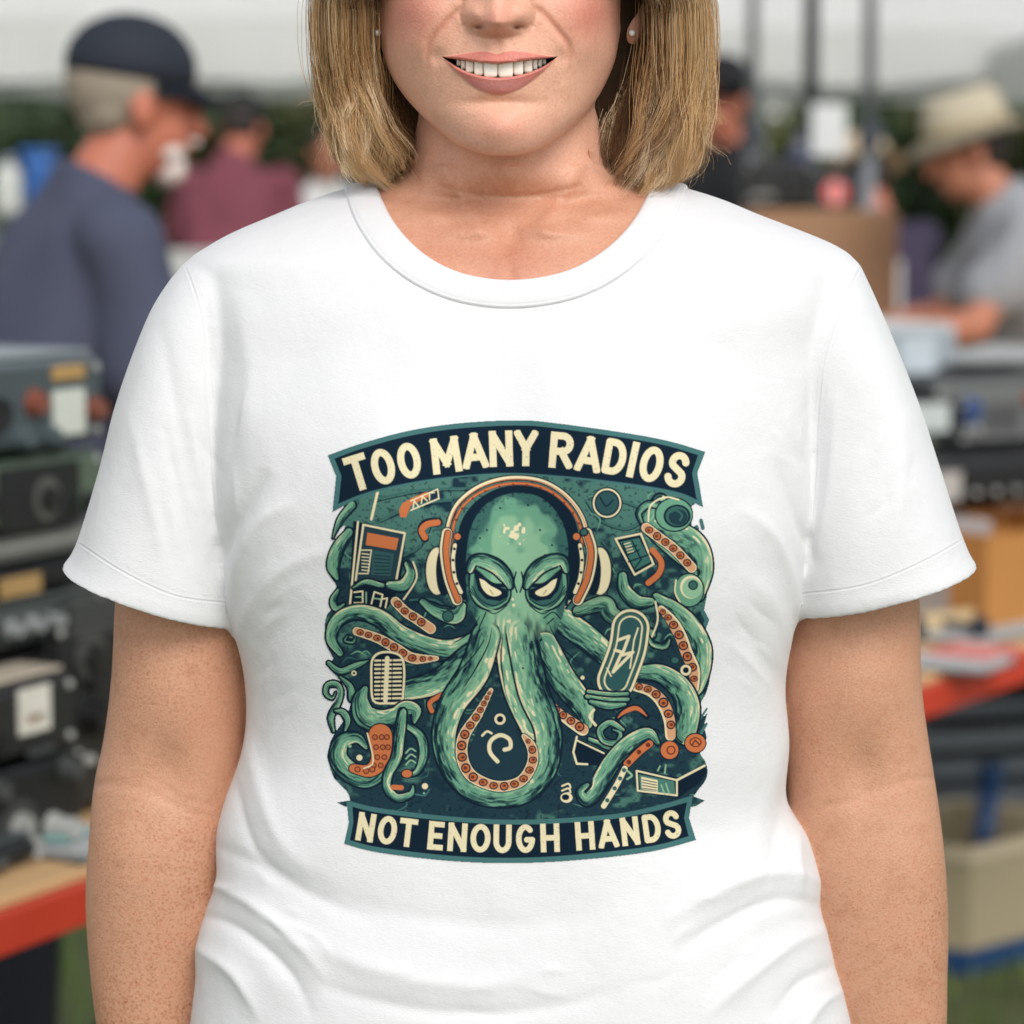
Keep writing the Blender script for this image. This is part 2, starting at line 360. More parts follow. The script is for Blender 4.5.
bm.to_mesh(shirt.data); bm.free(); shirt.data.update()
# ---- surface lookup of the uncut shirt
bm = bmesh.new(); bm.from_mesh(shirt.data); bvh_shirt = BVHTree.FromBMesh(bm); bm.free()
def hit(bvh, px_, py_):
    r = Vector(ray(px_, py_)).normalized(); h = bvh.ray_cast(Vector(CAMP), r)
    return (None, None) if h[0] is None else (np.array(h[0]), np.array(h[1]))
# ---- collar band
NI = catmull(neck_i, 6); NO = catmull(neck_o, 6); K = len(NI)
prof = [(-.06, -3.5), (-.05, -.5), (0, 1.2), (.06, 2.0), (.2, 2.1), (.45, 2.0), (.7, 1.9), (.86, 1.6), (.94, 1.0), (1.0, .25), (1.03, -1.2)]
rows = []
zside = P(373, 176, .03)[2]
for i in range(K):
    row = []
    for f, off in prof:
        q = NI[i]*(1-f)+NO[i]*f
        h, n_ = hit(bvh_shirt, q[0], max(q[1], 184.5))
        if h is None: h = P(q[0], q[1], .03); n_ = np.array([0, -.5, .85])
        if q[1] < 184:
            dy = (184-q[1])*.0006; h = h+np.array([0, dy*4.5, dy*.35])
        row.append((h, off))
    rows.append(row)
# smooth lookup normals from grid differences
def grid_off(rows, closed_extra):
    Hh = np.array([[c[0] for c in r] for r in rows]); of = np.array([[c[1] for c in r] for r in rows])
    for _ in range(3): Hh[1:-1] = (Hh[:-2]+2*Hh[1:-1]+Hh[2:])/4
    du = np.gradient(Hh, axis=0); dv = np.gradient(Hh, axis=1)
    n = np.cross(du, dv); n /= np.linalg.norm(n, axis=2)[..., None]+1e-12
    mid = n[len(n)//2, 5]
    if mid[1] > 0: n = -n
    return Hh+n*of[..., None]*.001
Gf = grid_off(rows, None)
# back of the band closes the ring behind the neck
Lr = Gf[0]; Rr = Gf[-1]; KB = 40; back = []
for k in range(1, KB):
    a = math.pi*k/KB
    w = (1-math.cos(a))/2
    base = Rr*(1-w)+Lr*w
    xr = (Rr[:, 0]-Lr[:, 0])/2; xc = (Rr[:, 0]+Lr[:, 0])/2
    fr_ = np.linspace(0, 1, len(prof))
    b_ = base.copy(); b_[:, 0] = xc+xr*math.cos(a); b_[:, 1] = base[:, 1]+math.sin(a)*(.058+.012*fr_); b_[:, 2] = base[:, 2]+math.sin(a)*(.005-.010*fr_)
    back.append(b_)
Gc = np.concatenate([Gf, np.array(back)], 0); n0, n1 = Gc.shape[:2]
idx = np.arange(n0*n1).reshape(n0, n1); a = idx; b = np.roll(idx, -1, 0)
fc = np.stack([a[:, :-1], b[:, :-1], b[:, 1:], a[:, 1:]], -1).reshape(-1, 4)
collar = mesh_obj('collar', Gc.reshape(-1, 3), fc, M_shirt, shirt)
set_attr(collar.data, 'seam', np.tile(np.array([(f-.93)*18 for f, _ in prof]), n0)); set_attr(collar.data, 'seam_mask', np.ones(n0*n1))
# ---- cut the shirt open inside the collar
mid = NI*.62+NO*.38
poly = [(mid[0][0], 120)]+[tuple(p) for p in mid]+[(mid[-1][0], 120)]
bm = bmesh.new(); bm.from_mesh(shirt.data); me = shirt.data
bm.faces.ensure_lookup_table()
cen = np.array([f.calc_center_median() for f in bm.faces]); nrm = np.array([f.normal for f in bm.faces])
fx, fy = proj(cen)
cut = inside(fx, fy, poly) & ((nrm[:, 1] < .05) | ((nrm[:, 2] > .5) & (cen[:, 1] < .07))) & (cen[:, 1] < .08)
bmesh.ops.delete(bm, geom=[bm.faces[i] for i in np.nonzero(cut)[0]], context='FACES')
bm.to_mesh(me); bm.free()
me.polygons.foreach_set('use_smooth', np.ones(len(me.polygons), dtype=bool))

# ---- body
bm = bmesh.new()
loft(bm, torso_rings(.0045), 96, 5)
NECK = [(60, 424, 592, -.030, .075), (100, 414, 602, -.032, .078), (140, 411, 605, -.034, .08), (163, 408, 609, -.036, .082), (176, 398, 620, -.036, .083), (187, 378, 645, -.032, .083), (199, 345, 680, -.026, .083), (222, 320, 705, -.01, .08)]
loft(bm, torso_rings(0, [(*r, 2.1) for r in NECK]), 72, 5)
# head: outline rows at face depth
HEAD = [ # z offset rows by picture row: (row, left, right, front, back)
 (156, 492, 514, -.080, -.052), (152, 475, 533, -.0845, -.035), (143, 455, 550, -.0865, -.012), (130, 438, 568, -.0870, .012), (115, 421, 584, -.0865, .035), (98, 405, 598, -.0860, .065), (78, 391, 609, -.0865, .08),
 (55, 382, 618, -.0880, .088), (25, 379, 622, -.0880, .094), (-10, 376, 626, -.0860, .099), (-60, 372, 630, -.0840, .104), (-110, 372, 630, -.0850, .104), (-160, 378, 624, -.084, .1), (-200, 392, 610, -.074, .09), (-228, 418, 585, -.05, .07), (-243, 455, 548, -.02, .04)]
R = []
for (r_, xl, xr, yf, yb) in HEAD:
    A = P(xl, r_, -.03); B = P(xr, r_, -.03); c = (A+B)/2; c[1] = (yf+yb)/2
    R.append([*c, *((B-A)/2), 0, (yb-yf)/2, 0, 2.15])
loft(bm, R, 96, 6)
# ears
for ex, sx in ((377, -1), (629, 1)):
    e = P(ex, 20, -.002)
    bm_ball(bm, (e[0]+sx*.003, .004, e[2]+.010), (.0085, .013, .028)); bm_ball(bm, (e[0]+sx*.0005, -.004, e[2]-.004), (.0078, .0075, .0115))
# arms with hands
ARM = {-1: [((196, 292), (290, 318), .042), ((150, 380), (270, 420), .050), ((120, 500), (258, 530), .050), ((113, 600), (254, 610), .048), ((109, 680), (251, 690), .047), ((101, 742), (246, 752), .044), ((91, 790), (238, 800), .043), ((86, 850), (233, 855), .045), ((83, 900), (227, 905), .043), ((86, 960), (216, 962), .039), ((93, 1024), (205, 1024), .035), ((106, 1110), (192, 1108), .028), ((115, 1190), (182, 1188), .022), ((118, 1215), (182, 1213), .021)],
       1: [((846, 300), (755, 318), .042), ((885, 380), (765, 420), .050), ((915, 500), (777, 530), .050), ((922, 600), (780, 610), .048), ((924, 685), (780, 690), .047), ((930, 735), (784, 745), .044), ((940, 800), (790, 806), .043), ((948, 869), (796, 872), .045), ((951, 930), (806, 932), .043), ((950, 985), (816, 987), .039), ((949, 1035), (830, 1035), .035), ((940, 1115), (850, 1112), .028), ((930, 1195), (862, 1192), .022), ((929, 1220), (864, 1218), .021)]}
for sd in (-1, 1):
    rs = [ring_px(a, b, .014, h, 2.1, 0) for a, b, h in ARM[sd]]; loft(bm, rs, 64, 5)
    a, b, h = ARM[sd][-1]; w = Vector((P(*a, 0)+P(*b, 0))/2); w.y = .012
    palm = w+Vector((-sd*.002, -.004, -.085))
    loft(bm, [[*w, .020, 0, 0, 0, .019, 0, 2.2], [*(w+Vector((0, -.002, -.03))), .018, 0, 0, 0, .032, 0, 2.4], [*(w+Vector((0, -.003, -.06))), .016, 0, 0, 0, .040, 0, 2.6], [*palm, .013, 0, 0, 0, .040, 0, 2.6]], 32, 3)
    for k, (dy, ln) in enumerate(((-.031, .068), (-.011, .077), (.010, .071), (.029, .056))):
        p0 = palm+Vector((0, dy, .012)); p1 = p0+Vector((-sd*.004, dy*.12, -ln*.5)); p2 = p1+Vector((-sd*.012, dy*.05, -ln*.32)); p3 = p2+Vector((-sd*.013, 0, -ln*.22))
        chain(bm, [p0, p1, p2, p3], [.0095, .0088, .0078, .0066], 12)
    t0 = w+Vector((0, -.024, -.028)); t1 = t0+Vector((-sd*.006, -.026, -.026)); t2 = t1+Vector((-sd*.006, -.008, -.03)); t3 = t2+Vector((-sd*.004, .002, -.022))
    chain(bm, [t0, t1, t2, t3], [.013, .0115, .0095, .0078], 12)
body = from_bm('body', bm, M_skin, woman, True)
remesh(body, .0024, 9, .5)
def refine(o, test):
    bm = bmesh.new(); bm.from_mesh(o.data); bm.verts.ensure_lookup_table(); bm.faces.ensure_lookup_table()
    co = np.array([v.co for v in bm.verts]); px, py = proj(co)
    nn = np.array([v.normal for v in bm.verts])
    sel = test(px, py, co) & (nn[:, 1] < .3)
    es = [e for e in bm.edges if sel[e.verts[0].index] and sel[e.verts[1].index]]
    bmesh.ops.subdivide_edges(bm, edges=es, cuts=1, use_grid_fill=True, smooth=0)
    bm.to_mesh(o.data); bm.free()
refine(body, lambda x, y, c: (x > 360) & (x < 660) & (y > -140) & (y < 300) & (c[:, 2] > 1.36))
refine(body, lambda x, y, c: (x > 385) & (x < 620) & (y > -110) & (y < 165) & (c[:, 1] < -.01))
refine(body, lambda x, y, c: (x > 432) & (x < 568) & (y > 2) & (y < 100) & (c[:, 1] < -.04))
# base front depth for teeth placing
bm = bmesh.new(); bm.from_mesh(body.data); bvh_body = BVHTree.FromBMesh(bm); bm.free()
me = body.data; co, no, px, py = front_nb(me)
ft = sstep(-.02, .3, -no[:, 1])*(co[:, 2] > 1.30)
face = ft*(co[:, 1] < -.012)*(py < 172)
dy = np.zeros(len(co))
ga = lambda cx, cy, sx, sy: np.exp(-((px-cx)/sx)**2-((py-cy)/sy)**2)
# nose
ncut = sstep(40, 24, py+0.012*(px-497)**2*.55*1.0)
bridge = sstep(-120, 0, py)
dy += face*ncut*(np.exp(-((px-497.5)/20)**2)*(.006+.0075*bridge**1.5) + .006*np.exp(-((px-497.5)/26)**2)*sstep(-60, 10, py))
dy += .0042*ga(497.5, 21, 20, 13)*face
dy += face*(.0072*ga(473, 14, 10, 11)+.0072*ga(523, 14, 10, 11))*sstep(33, 23, py)
dy -= face*(.0050*ga(479, 27.0, 6.5, 2.8)+.0050*ga(517, 27.0, 6.5, 2.8))
# alar creases
for pts in ([(463, 2), (460, 14), (464, 25)], [(533, 2), (536, 14), (532, 25)]):
    d, _, _ = pdist(px, py, pts); dy -= face*.0016*np.exp(-(d/3.2)**2)
# smile folds + cheeks
nl = [[(463, 4), (452, 16), (440, 30), (431, 43), (427, 55), (429, 66)], [(533, 4), (545, 16), (557, 30), (567, 43), (571, 55), (570, 66)]]
for pts in nl:
    p_ = [tuple(q) for q in catmull(pts, 4)]
    d, run, sgn = pdist(px, py, p_); dy -= face*.0018*np.exp(-(d/3.8)**2)*sstep(0, 12, run)*sstep(run.max(), run.max()-22, run)
dy += face*(.0078*ga(420, 10, 28, 30)+.0078*ga(580, 10, 28, 30)+.0034*ga(414, 46, 16, 18)+.0034*ga(586, 46, 16, 18))
for pts in ([(592, 40), (594, 55), (589, 72)], [(404, 44), (403, 58), (408, 72)], [(441, 66), (437, 76), (440, 88)], [(559, 66), (563, 76), (560, 88)]):
    d, rn, _ = pdist(px, py, [tuple(q) for q in catmull(pts, 3)]); dy -= face*.00045*np.exp(-(d/3.0)**2)*np.sin(np.clip(rn/rn.max(), .02, .98)*math.pi)
# muzzle, philtrum, chin
dy += face*(.0055*ga(499, 66, 52, 34)); dy -= face*.0010*ga(497, 45, 4.5, 8); dy += face*.0005*(ga(489, 45, 3.5, 8)+ga(505, 45, 3.5, 8))
dy += face*(.0066*ga(502, 128, 26, 19)); dy -= face*.0032*ga(500, 103, 32, 6.5)
# corners of the mouth
dy -= face*(.0020*ga(437, 57, 8, 8)+.0020*ga(562, 57, 8, 8))
up_in = [(441, 56.6), (449, 58.0), (457, 59.0), (470, 61.2), (484, 62.8), (497.6, 64.0), (511, 62.6), (524, 60.6), (540, 58.6), (549, 57.6), (558, 56.6)]
lo_in = [(558, 56.6), (551, 62.0), (542, 67.5), (528, 73.2), (513, 76.8), (497.6, 78.2), (484, 76.8), (470, 73.2), (458, 67.8), (449, 62.2), (441, 56.6)]
lip_in = [tuple(p) for p in catmull(up_in, 4)]+[tuple(p) for p in catmull(lo_in, 4)][1:-1]
up_out = [(558, 56.4), (545, 55.2), (533, 53.2), (520, 51.2), (511, 50.8), (504, 52.0), (497.5, 54.0), (490, 52.2), (483, 51.2), (472, 52.2), (460, 54.2), (450, 55.6), (441, 56.4)]
lo_out = [(441, 56.4), (450, 66.5), (460, 76.0), (473, 86.5), (486, 93.0), (498.5, 95.4), (511, 93.0), (525, 86.0), (538, 76.5), (549, 66.5), (558, 56.4)]
lip_out = [tuple(p) for p in catmull(lo_out, 4)]+[tuple(p) for p in catmull(up_out, 4)][1:-1]
mk = (face > 0) & (px > 430) & (px < 570) & (py > 40) & (py < 105)
din = np.full(len(co), 99.); dout = np.full(len(co), 99.); isin = np.zeros(len(co), bool); isout = np.zeros(len(co), bool)
din[mk] = pdist(px[mk], py[mk], lip_in, True)[0]; dout[mk] = pdist(px[mk], py[mk], lip_out, True)[0]
isin[mk] = inside(px[mk], py[mk], lip_in); isout[mk] = inside(px[mk], py[mk], lip_out)
lipm = isout & ~isin
thick = np.where(py > 66+0*px, 8.5, 4.0)
lip_h = np.where(lipm, np.sqrt(np.clip(dout/(din+dout+1e-6), 0, 1))*np.where(din < 2.2, .55+.45*sstep(0, 2.2, din), 1), 0)
lowlip = (py > 60+.004*(px-499)**2)
dy += face*lip_h*np.where(lowlip, .0036, .0022)*sstep(0, 14, np.minimum(px-441, 558-px))
dy -= face*np.where(isin, .016*sstep(-.2, 2.0, din), 0)
# neck and chest
ch = ft*(py > 150)*(py < 330)
dy2 = np.zeros(len(co))
dy2 -= .0060*ga(512, 236, 13, 15); dy2 += .0046*(ga(470, 232, 28, 8)+ga(556, 232, 28, 8)); dy2 += .0036*(ga(430, 215, 30, 8)+ga(598, 215, 30, 8))
for pts, a, w in (([(428, 130), (450, 180), (480, 225)], .0038, 9), ([(590, 130), (572, 180), (543, 225)], .0038, 9), ([(440, 186), (480, 195), (530, 196), (580, 186)], -.0010, 3), ([(450, 205), (490, 212), (530, 212), (570, 204)], -.0006, 3), ([(505, 250), (512, 282)], -.0012, 6)):
    d, _, _ = pdist(px, py, [tuple(q) for q in catmull(pts, 4)]); dy2 += a*np.exp(-(d/w)**2)
dy2 += .002*ga(508, 172, 16, 22)
co[:, 1] -= dy+dy2*ch*(1-(face > 0)*(py < 165))
# eye sockets (above the frame, for other viewpoints)
eyz = P(500, -62, -.085)[2]; EYX = [P(444, -62, -.08)[0], P(556, -62, -.08)[0]]
for ex in EYX:
    r2 = ((co[:, 0]-ex)/.017)**2+((co[:, 2]-eyz)/.012)**2
    co[:, 1] += np.where((co[:, 1] < -.02), .009*np.exp(-r2), 0)
# elbows and forearms
armm = (co[:, 2] < 1.32)*sstep(0, .4, -no[:, 1])
dA = np.zeros(len(co))
dA -= .0052*ga(168, 775, 24, 34)+.0052*ga(862, 775, 24, 34)
dA += .0032*ga(165, 690, 34, 50)+.0032*ga(865, 690, 34, 50)
dA += .0020*(ga(120, 850, 26, 45)+ga(915, 850, 26, 45))
for pts, a, w in (([(92, 784), (120, 783), (145, 789), (172, 803), (200, 815), (225, 820)], -.0008, 2.6), ([(92, 788), (120, 788), (150, 796), (176, 810)], -.0005, 1.6), ([(130, 776), (155, 783), (175, 797)], -.0006, 2.2), ([(118, 866), (150, 870), (190, 874)], -.0004, 2.2), ([(165, 790), (185, 800), (212, 805)], -.0006, 2.0),
                  ([(938, 778), (905, 780), (880, 790), (850, 802), (822, 806)], -.0008, 2.6), ([(905, 784), (880, 796), (850, 808)], -.0005, 1.6), ([(898, 772), (872, 788), (850, 792)], -.0006, 2.2), ([(845, 796), (832, 806), (815, 812)], -.0005, 2.0)):
    d, _, _ = pdist(px, py, [tuple(q) for q in catmull(pts, 4)]); dA += a*np.exp(-(d/w)**2)
co += no*(dA*armm)[:, None]
# keep the hidden trunk clear below the cloth
trunk = (py > 318) & (np.abs(co[:, 0]-.002) < .215) & (co[:, 2] < P(500, 318, -.07)[2])
k = sstep(318, 345, py)
cdir = np.stack([co[:, 0], co[:, 1]-.0, 0*co[:, 0]], 1)
armx = (px < 262) | (px > 770)
co -= cdir*((.07*k)*(trunk & ~armx))[:, None]
set_co(me, co)
# tint
base = np.array(lin(238, 184, 158)); T_ = np.tile(base, (len(co), 1))
def blend(col, w):
    global T_
    w = np.clip(w, 0, 1)[:, None]; T_ = T_*(1-w)+np.array(col)*w
blend(lin(208, 158, 129), sstep(1.42, 1.32, co[:, 2]))                      # arms a little more tanned
hd = (co[:, 2] > 1.42)*1.0
blend(lin(226, 140, 124), .75*hd*(ga(412, 14, 30, 30)+ga(588, 14, 30, 30)))
blend(lin(226, 150, 132), .55*hd*(ga(497, 22, 22, 14))); blend(lin(226, 154, 138), .5*hd*ga(502, 130, 34, 16))
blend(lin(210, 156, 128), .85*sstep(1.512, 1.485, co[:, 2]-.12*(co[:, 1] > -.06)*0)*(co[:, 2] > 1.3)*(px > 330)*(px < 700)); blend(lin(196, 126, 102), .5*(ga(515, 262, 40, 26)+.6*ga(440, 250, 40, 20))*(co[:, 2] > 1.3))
blend(lin(212, 148, 118), .3*(ga(215, 720, 30, 80)+ga(815, 720, 30, 80))*(co[:, 2] < 1.32))
blend(lin(214, 122, 112), np.where(lipm, sstep(0, 1.2, dout), 0)*.85)
blend(lin(224, 154, 152), np.where(lipm & lowlip, ga(499, 85, 34, 6), 0)*.8)  # soft highlight of the lower lip, painted into the tint
blend(lin(70, 26, 22), np.where(isin, sstep(0, .8, din), 0))
blend(lin(120, 62, 48), .8*hd*(ga(479.5, 28, 4.5, 2.0)+ga(516.5, 28, 4.5, 2.0)))
for pts in nl:
    d, _, _ = pdist(px, py, pts); blend(lin(196, 122, 98), .35*hd*np.exp(-(d/2.5)**2))
fr = np.where(co[:, 2] > 1.42, .12, np.where(co[:, 2] > 1.3, .75, .55+.45*sstep(1.15, 1.05, co[:, 2])))
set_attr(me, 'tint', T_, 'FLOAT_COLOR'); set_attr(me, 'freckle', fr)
# ---- teeth
M_tooth = mat('tooth_enamel', lin(250, 246, 234), .25, spec=.6, var=.04, scale=200)
bm = bmesh.new()
hy, _ = hit(bvh_body, 498, 68); ym = hy[1]
tb = [(456.5, 460.5, 66), (460.8, 465.2, 69.5), (465.6, 473.6, 73), (474.2, 483.2, 75.6), (483.8, 497.4, 77.4), (498.3, 512.9, 77.6), (513.6, 523.2, 75.4), (524.0, 532.4, 73.2), (532.9, 537.4, 70), (537.9, 542, 67.5), (542.3, 546, 65)]
for (xa, xb, yb_) in tb:
    xc = (xa+xb)/2; q = ((xc-498)/44)**2; Y = ym-.0022+.013*q
    a = P(xa, 54, Y); b = P(xb, yb_, Y); c = ((a+b)/2); hw = (b[0]-a[0])/2; hh = (a[2]-b[2])/2
    r = bmesh.ops.create_uvsphere(bm, u_segments=20, v_segments=14, radius=1)
    for v in r['verts']:
        s = np.sign(v.co); e = [abs(v.co.x)**.34, abs(v.co.y)**.75, abs(v.co.z)**.36]
        taper = 1-.10*max(0, v.co.z)
        v.co = Vector((c[0]+s[0]*e[0]*hw*1.05*taper, Y+s[1]*e[1]*.0028+.0015, c[2]+s[2]*e[2]*hh))
teeth = from_bm('teeth', bm, M_tooth, woman, True)
# ---- eyes and brows (outside the photograph's frame)
M_eye = mat('eye_white', (.8, .78, .76), .15); M_iris = mat('iris', lin(90, 110, 120), .1); M_pupil = mat('pupil', (.01, .01, .01), .1)
M_brow = mat('brow', lin(120, 90, 60), .7)
for ex in EYX:
    bm = bmesh.new(); bm_ball(bm, (ex, -.0645, eyz), .0118, 32); e = from_bm('eye', bm, M_eye, woman, True)
    bm = bmesh.new(); bm_ball(bm, (ex, -.0729, eyz), (.0058, .0042, .0058), 24); from_bm('iris', bm, M_iris, e, True)
    bm = bmesh.new(); bm_ball(bm, (ex, -.0760, eyz), (.0024, .0016, .0024), 16); from_bm('pupil', bm, M_pupil, e, True)
    bm = bmesh.new(); bm_ball(bm, (ex, -.0650, eyz), (.0150, .0135, .0128), 40)
    for v in bm.verts:
        z_ = v.co.z-eyz; lim = .0040*math.sqrt(max(0, 1-((v.co.x-ex)/.0145)**2)); v.co.z = eyz+(max(z_, lim) if z_ > 0 else min(z_, -lim*1.05))
    cut_ = [f for f in bm.faces if abs(f.calc_center_median().z-eyz) < .0041*math.sqrt(max(0, 1-((f.calc_center_median().x-ex)/.0145)**2))*.98]
    bmesh.ops.delete(bm, geom=cut_, context='FACES')
    ld = from_bm('eyelid', bm, M_skin, woman, True); nv = len(ld.data.vertices); set_attr(ld.data, 'tint', np.tile(base*.93, (nv, 1)), 'FLOAT_COLOR'); set_attr(ld.data, 'freckle', np.zeros(nv))
    bm = bmesh.new(); chain(bm, [Vector((ex+d*.018, -.086+abs(d)*.008, eyz+.02+(.002 if d == 0 else -.001))) for d in (-1, 0, 1)], [.0016, .0024, .0014], 10); from_bm('eyebrow', bm, M_brow, woman, True)
# ---- ear studs
M_pearl = mat('stud_stone', (.9, .88, .86), .08, 0, coat=1); M_silver = mat('stud_silver', (.8, .78, .74), .2, 1)
for sx_, sy_ in ((377.5, 33), (632, 33)):
    p = P(sx_, sy_, -.016)
    bm = bmesh.new(); bm_cyl(bm, p+np.array([0, .004, 0]), p, .0021, .0021, 16)
    e = from_bm('earring', bm, M_silver, woman, True)
    bm = bmesh.new(); bm_ball(bm, p+np.array([0, -.0006, 0]), .0021, 16); from_bm('stone', bm, M_pearl, e, True)
# ---- jeans and shoes below the frame
M_jean = mat('denim', lin(50, 66, 96), .8, var=.2, scale=60, bump=.3, bscale=700)
bm = bmesh.new(); z0 = P(500, 1110, 0)[2]
loft(bm, [[.002, -.002, z0+.06, .18, 0, 0, 0, .10, 0, 2.3], [.002, 0, z0-.06, .187, 0, 0, 0, .108, 0, 2.3], [.002, 0, z0-.12, .18, 0, 0, 0, .10, 0, 2.3]], 64, 4)
for sd in (-1, 1):
    loft(bm, [[sd*.09, 0, z0-.02, .10, 0, 0, 0, .10, 0, 2.1], [sd*.10, 0, z0-.18, .09, 0, 0, 0, .095, 0, 2.1], [sd*.11, .0, .48, .064, 0, 0, 0, .068, 0, 2], [sd*.115, .01, .3, .058, 0, 0, 0, .062, 0, 2], [sd*.12, .015, .07, .052, 0, 0, 0, .056, 0, 2]], 48, 5)
jeans = from_bm('jeans', bm, M_jean, woman, True); remesh(jeans, .006, 4)
M_shoe = mat('shoe_canvas', (.6, .6, .6), .7)
for sd in (-1, 1):
    bm = bmesh.new(); loft(bm, [[sd*.12, .07, .045, .028, 0, 0, 0, 0, .04, 2.4], [sd*.12, .02, .05, .04, 0, 0, 0, 0, .05, 2.6], [sd*.125, -.06, .035, .044, 0, 0, 0, 0, .034, 2.6], [sd*.13, -.14, .028, .040, 0, 0, 0, 0, .026, 2.4], [sd*.13, -.17, .022, .02, 0, 0, 0, 0, .014, 2.2]], 32, 4)
    from_bm('shoe', bm, M_shoe, woman, True)
# ------------------------------------------------------------------ HAIR
def hair_material():
    m = bpy.data.materials.new('hair'); m.use_nodes = True; nt = m.node_tree; b = nt.nodes['Principled BSDF']
    at = nt.nodes.new('ShaderNodeAttribute'); at.attribute_name = 'tint'
    nt.links.new(at.outputs['Color'], b.inputs['Base Color'])
    b.inputs['Roughness'].default_value = .40; b.inputs['Specular IOR Level'].default_value = .45; b.inputs['Sheen Weight'].default_value = .1
    return m
M_hair = hair_material()
def tubes(paths, rad, colr):
    """paths S x N x 3, rad S x N, colr S x N x 3 -> verts faces colours (three-sided strands)"""
    S, N, _ = paths.shape
    T = np.gradient(paths, axis=1); T /= np.linalg.norm(T, axis=2)[..., None]+1e-12
    ref = np.array([.31, -.87, .38]); A = np.cross(T, ref); A /= np.linalg.norm(A, axis=2)[..., None]+1e-12; B = np.cross(T, A)
    V = []
    for k in range(3):
        an = 2*math.pi*k/3; V.append(paths+rad[..., None]*(A*math.cos(an)+B*math.sin(an)))
    V = np.stack(V, 2)                                  # S N 3 3
    idx = np.arange(S*N*3).reshape(S, N, 3)
    a = idx[:, :-1, :]; b = idx[:, 1:, :]; ar = np.roll(a, -1, 2); br = np.roll(b, -1, 2)
    Fc = np.stack([a, ar, br, b], -1).reshape(-1, 4)
    Cc = np.repeat(colr[:, :, None, :], 3, 2)
    return V.reshape(-1, 3), Fc, Cc.reshape(-1, 3)
zrow = lambda r: P(507, r, 0)[2]
ZK = np.array([zrow(r) for r in (205, 190, 175, 150, 120, 90, 50, 0, -60)])   # ascending z
OUT_L = np.array([118, 146, 164, 172, 178, 182, 181, 180, 176])*.0006
OUT_R = np.array([144, 172, 188, 193, 196, 196, 194, 190, 186])*.0006
INN_L = np.array([104, 108, 106, 104, 108, 116, 128, 132, 132])*.0006
INN_R = np.array([112, 116, 112, 108, 110, 118, 130, 136, 136])*.0006
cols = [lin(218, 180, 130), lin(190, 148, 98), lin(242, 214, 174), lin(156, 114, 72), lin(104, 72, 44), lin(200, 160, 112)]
NP = 30; paths = []; rads = []; clr = []
def lock(sd, phi, t, zend, nst, rlock, curl, sweep, light, ph0=None, flip=0, front=0.0):
    q = np.linspace(0, 1, NP)
    zc = 1.615; ztop = 1.742
    Rm = lambda z: (np.interp(z, ZK, INN_R if sd > 0 else INN_L)*(1-t)+np.interp(z, ZK, OUT_R if sd > 0 else OUT_L)*t)
    R0 = Rm(zc); Ry = .088+.022*t
    n1 = 9
    e = np.linspace(math.pi/2*.97, 0, n1)
    z1 = zc+(ztop-.016*(1-t)-zc)*np.sin(e); r1 = np.cos(e)
    z2 = np.linspace(zc, zend, NP-n1+1)[1:]
    z = np.concatenate([z1, z2]); rr = np.concatenate([r1, np.ones(NP-n1)])
    RX = np.where(z > zc, R0, Rm(z)); 
    u = np.clip((zc-z)/(zc-zend), 0, 1)
    ph = phi-sweep*sstep(.45, 1.0, u)
    if ph0 is not None: ph = ph0+(phi-ph0)*sstep(0, .42, q)-sweep*sstep(.45, 1, u)
    cur = curl*sstep(.80, 1.0, u)
    RX = RX-cur; RYv = Ry+front*sstep(.6, .15, u)-.02*sstep(.3, .9, u)-cur*.6
    ph = np.maximum(ph, math.radians(62)) if ph0 is None else ph
    x = .0+(-.003)+sd*RX*rr*np.sin(ph); y = .018-RYv*rr*np.cos(ph)
    C = np.stack([x, y, z], 1)
    w1, w2 = rng.uniform(0, 6.28, 2); am = .0030*sstep(.2, .95, u)
    C[:, 0] += am*np.sin(u*9+w1); C[:, 1] += am*np.sin(u*8+w2)
    C[:, 2] += flip*sstep(.86, 1, u)*.006; C[:, 0] += sd*flip*sstep(.80, 1, u)*.011
    T = np.gradient(C, axis=0); T /= np.linalg.norm(T, axis=1)[:, None]
    A = np.cross(T, [0, -1, .2]); A /= np.linalg.norm(A, axis=1)[:, None]+1e-9; B = np.cross(T, A)
    base = np.array(cols[rng.choice(6, p=light)])*rng.uniform(.7, 1.2)
    for s in range(nst):
        a = rng.normal(0, 1, 2); prof_ = rlock*(.55+.6*np.sin(np.clip(u*1.1+.25, 0, 1)*math.pi)**.7)*(1-.35*sstep(.85, 1, u))
        wv = .0006*np.sin(u*rng.uniform(6, 16)+rng.uniform(0, 6.3))*sstep(.1, .6, u)
        pth = C+A*((a[0]*prof_)+wv)[:, None]+B*((a[1]*prof_*.7)-wv)[:, None]
        k = rng.uniform(-.13, .05); pth = pth.copy()
        if k < 0:   # a shorter strand
            qq = np.linspace(0, 1+k*.6, NP); pth = np.stack([np.interp(qq, q, pth[:, j]) for j in range(3)], 1)
        if rng.random() < .06:  # stray
            o = rng.normal(0, .0045, 3); pth = pth+o[None, :]*sstep(.45, 1, u)[:, None]
        paths.append(pth); rads.append(.00013*(1-.7*sstep(.75, 1, q))*rng.uniform(.8, 1.3))
        c = base*rng.uniform(.86, 1.14); 
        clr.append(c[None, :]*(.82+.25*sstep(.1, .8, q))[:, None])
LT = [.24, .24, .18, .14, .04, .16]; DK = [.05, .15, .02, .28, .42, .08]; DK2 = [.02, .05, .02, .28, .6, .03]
zt, zb = zrow(152), zrow(188)
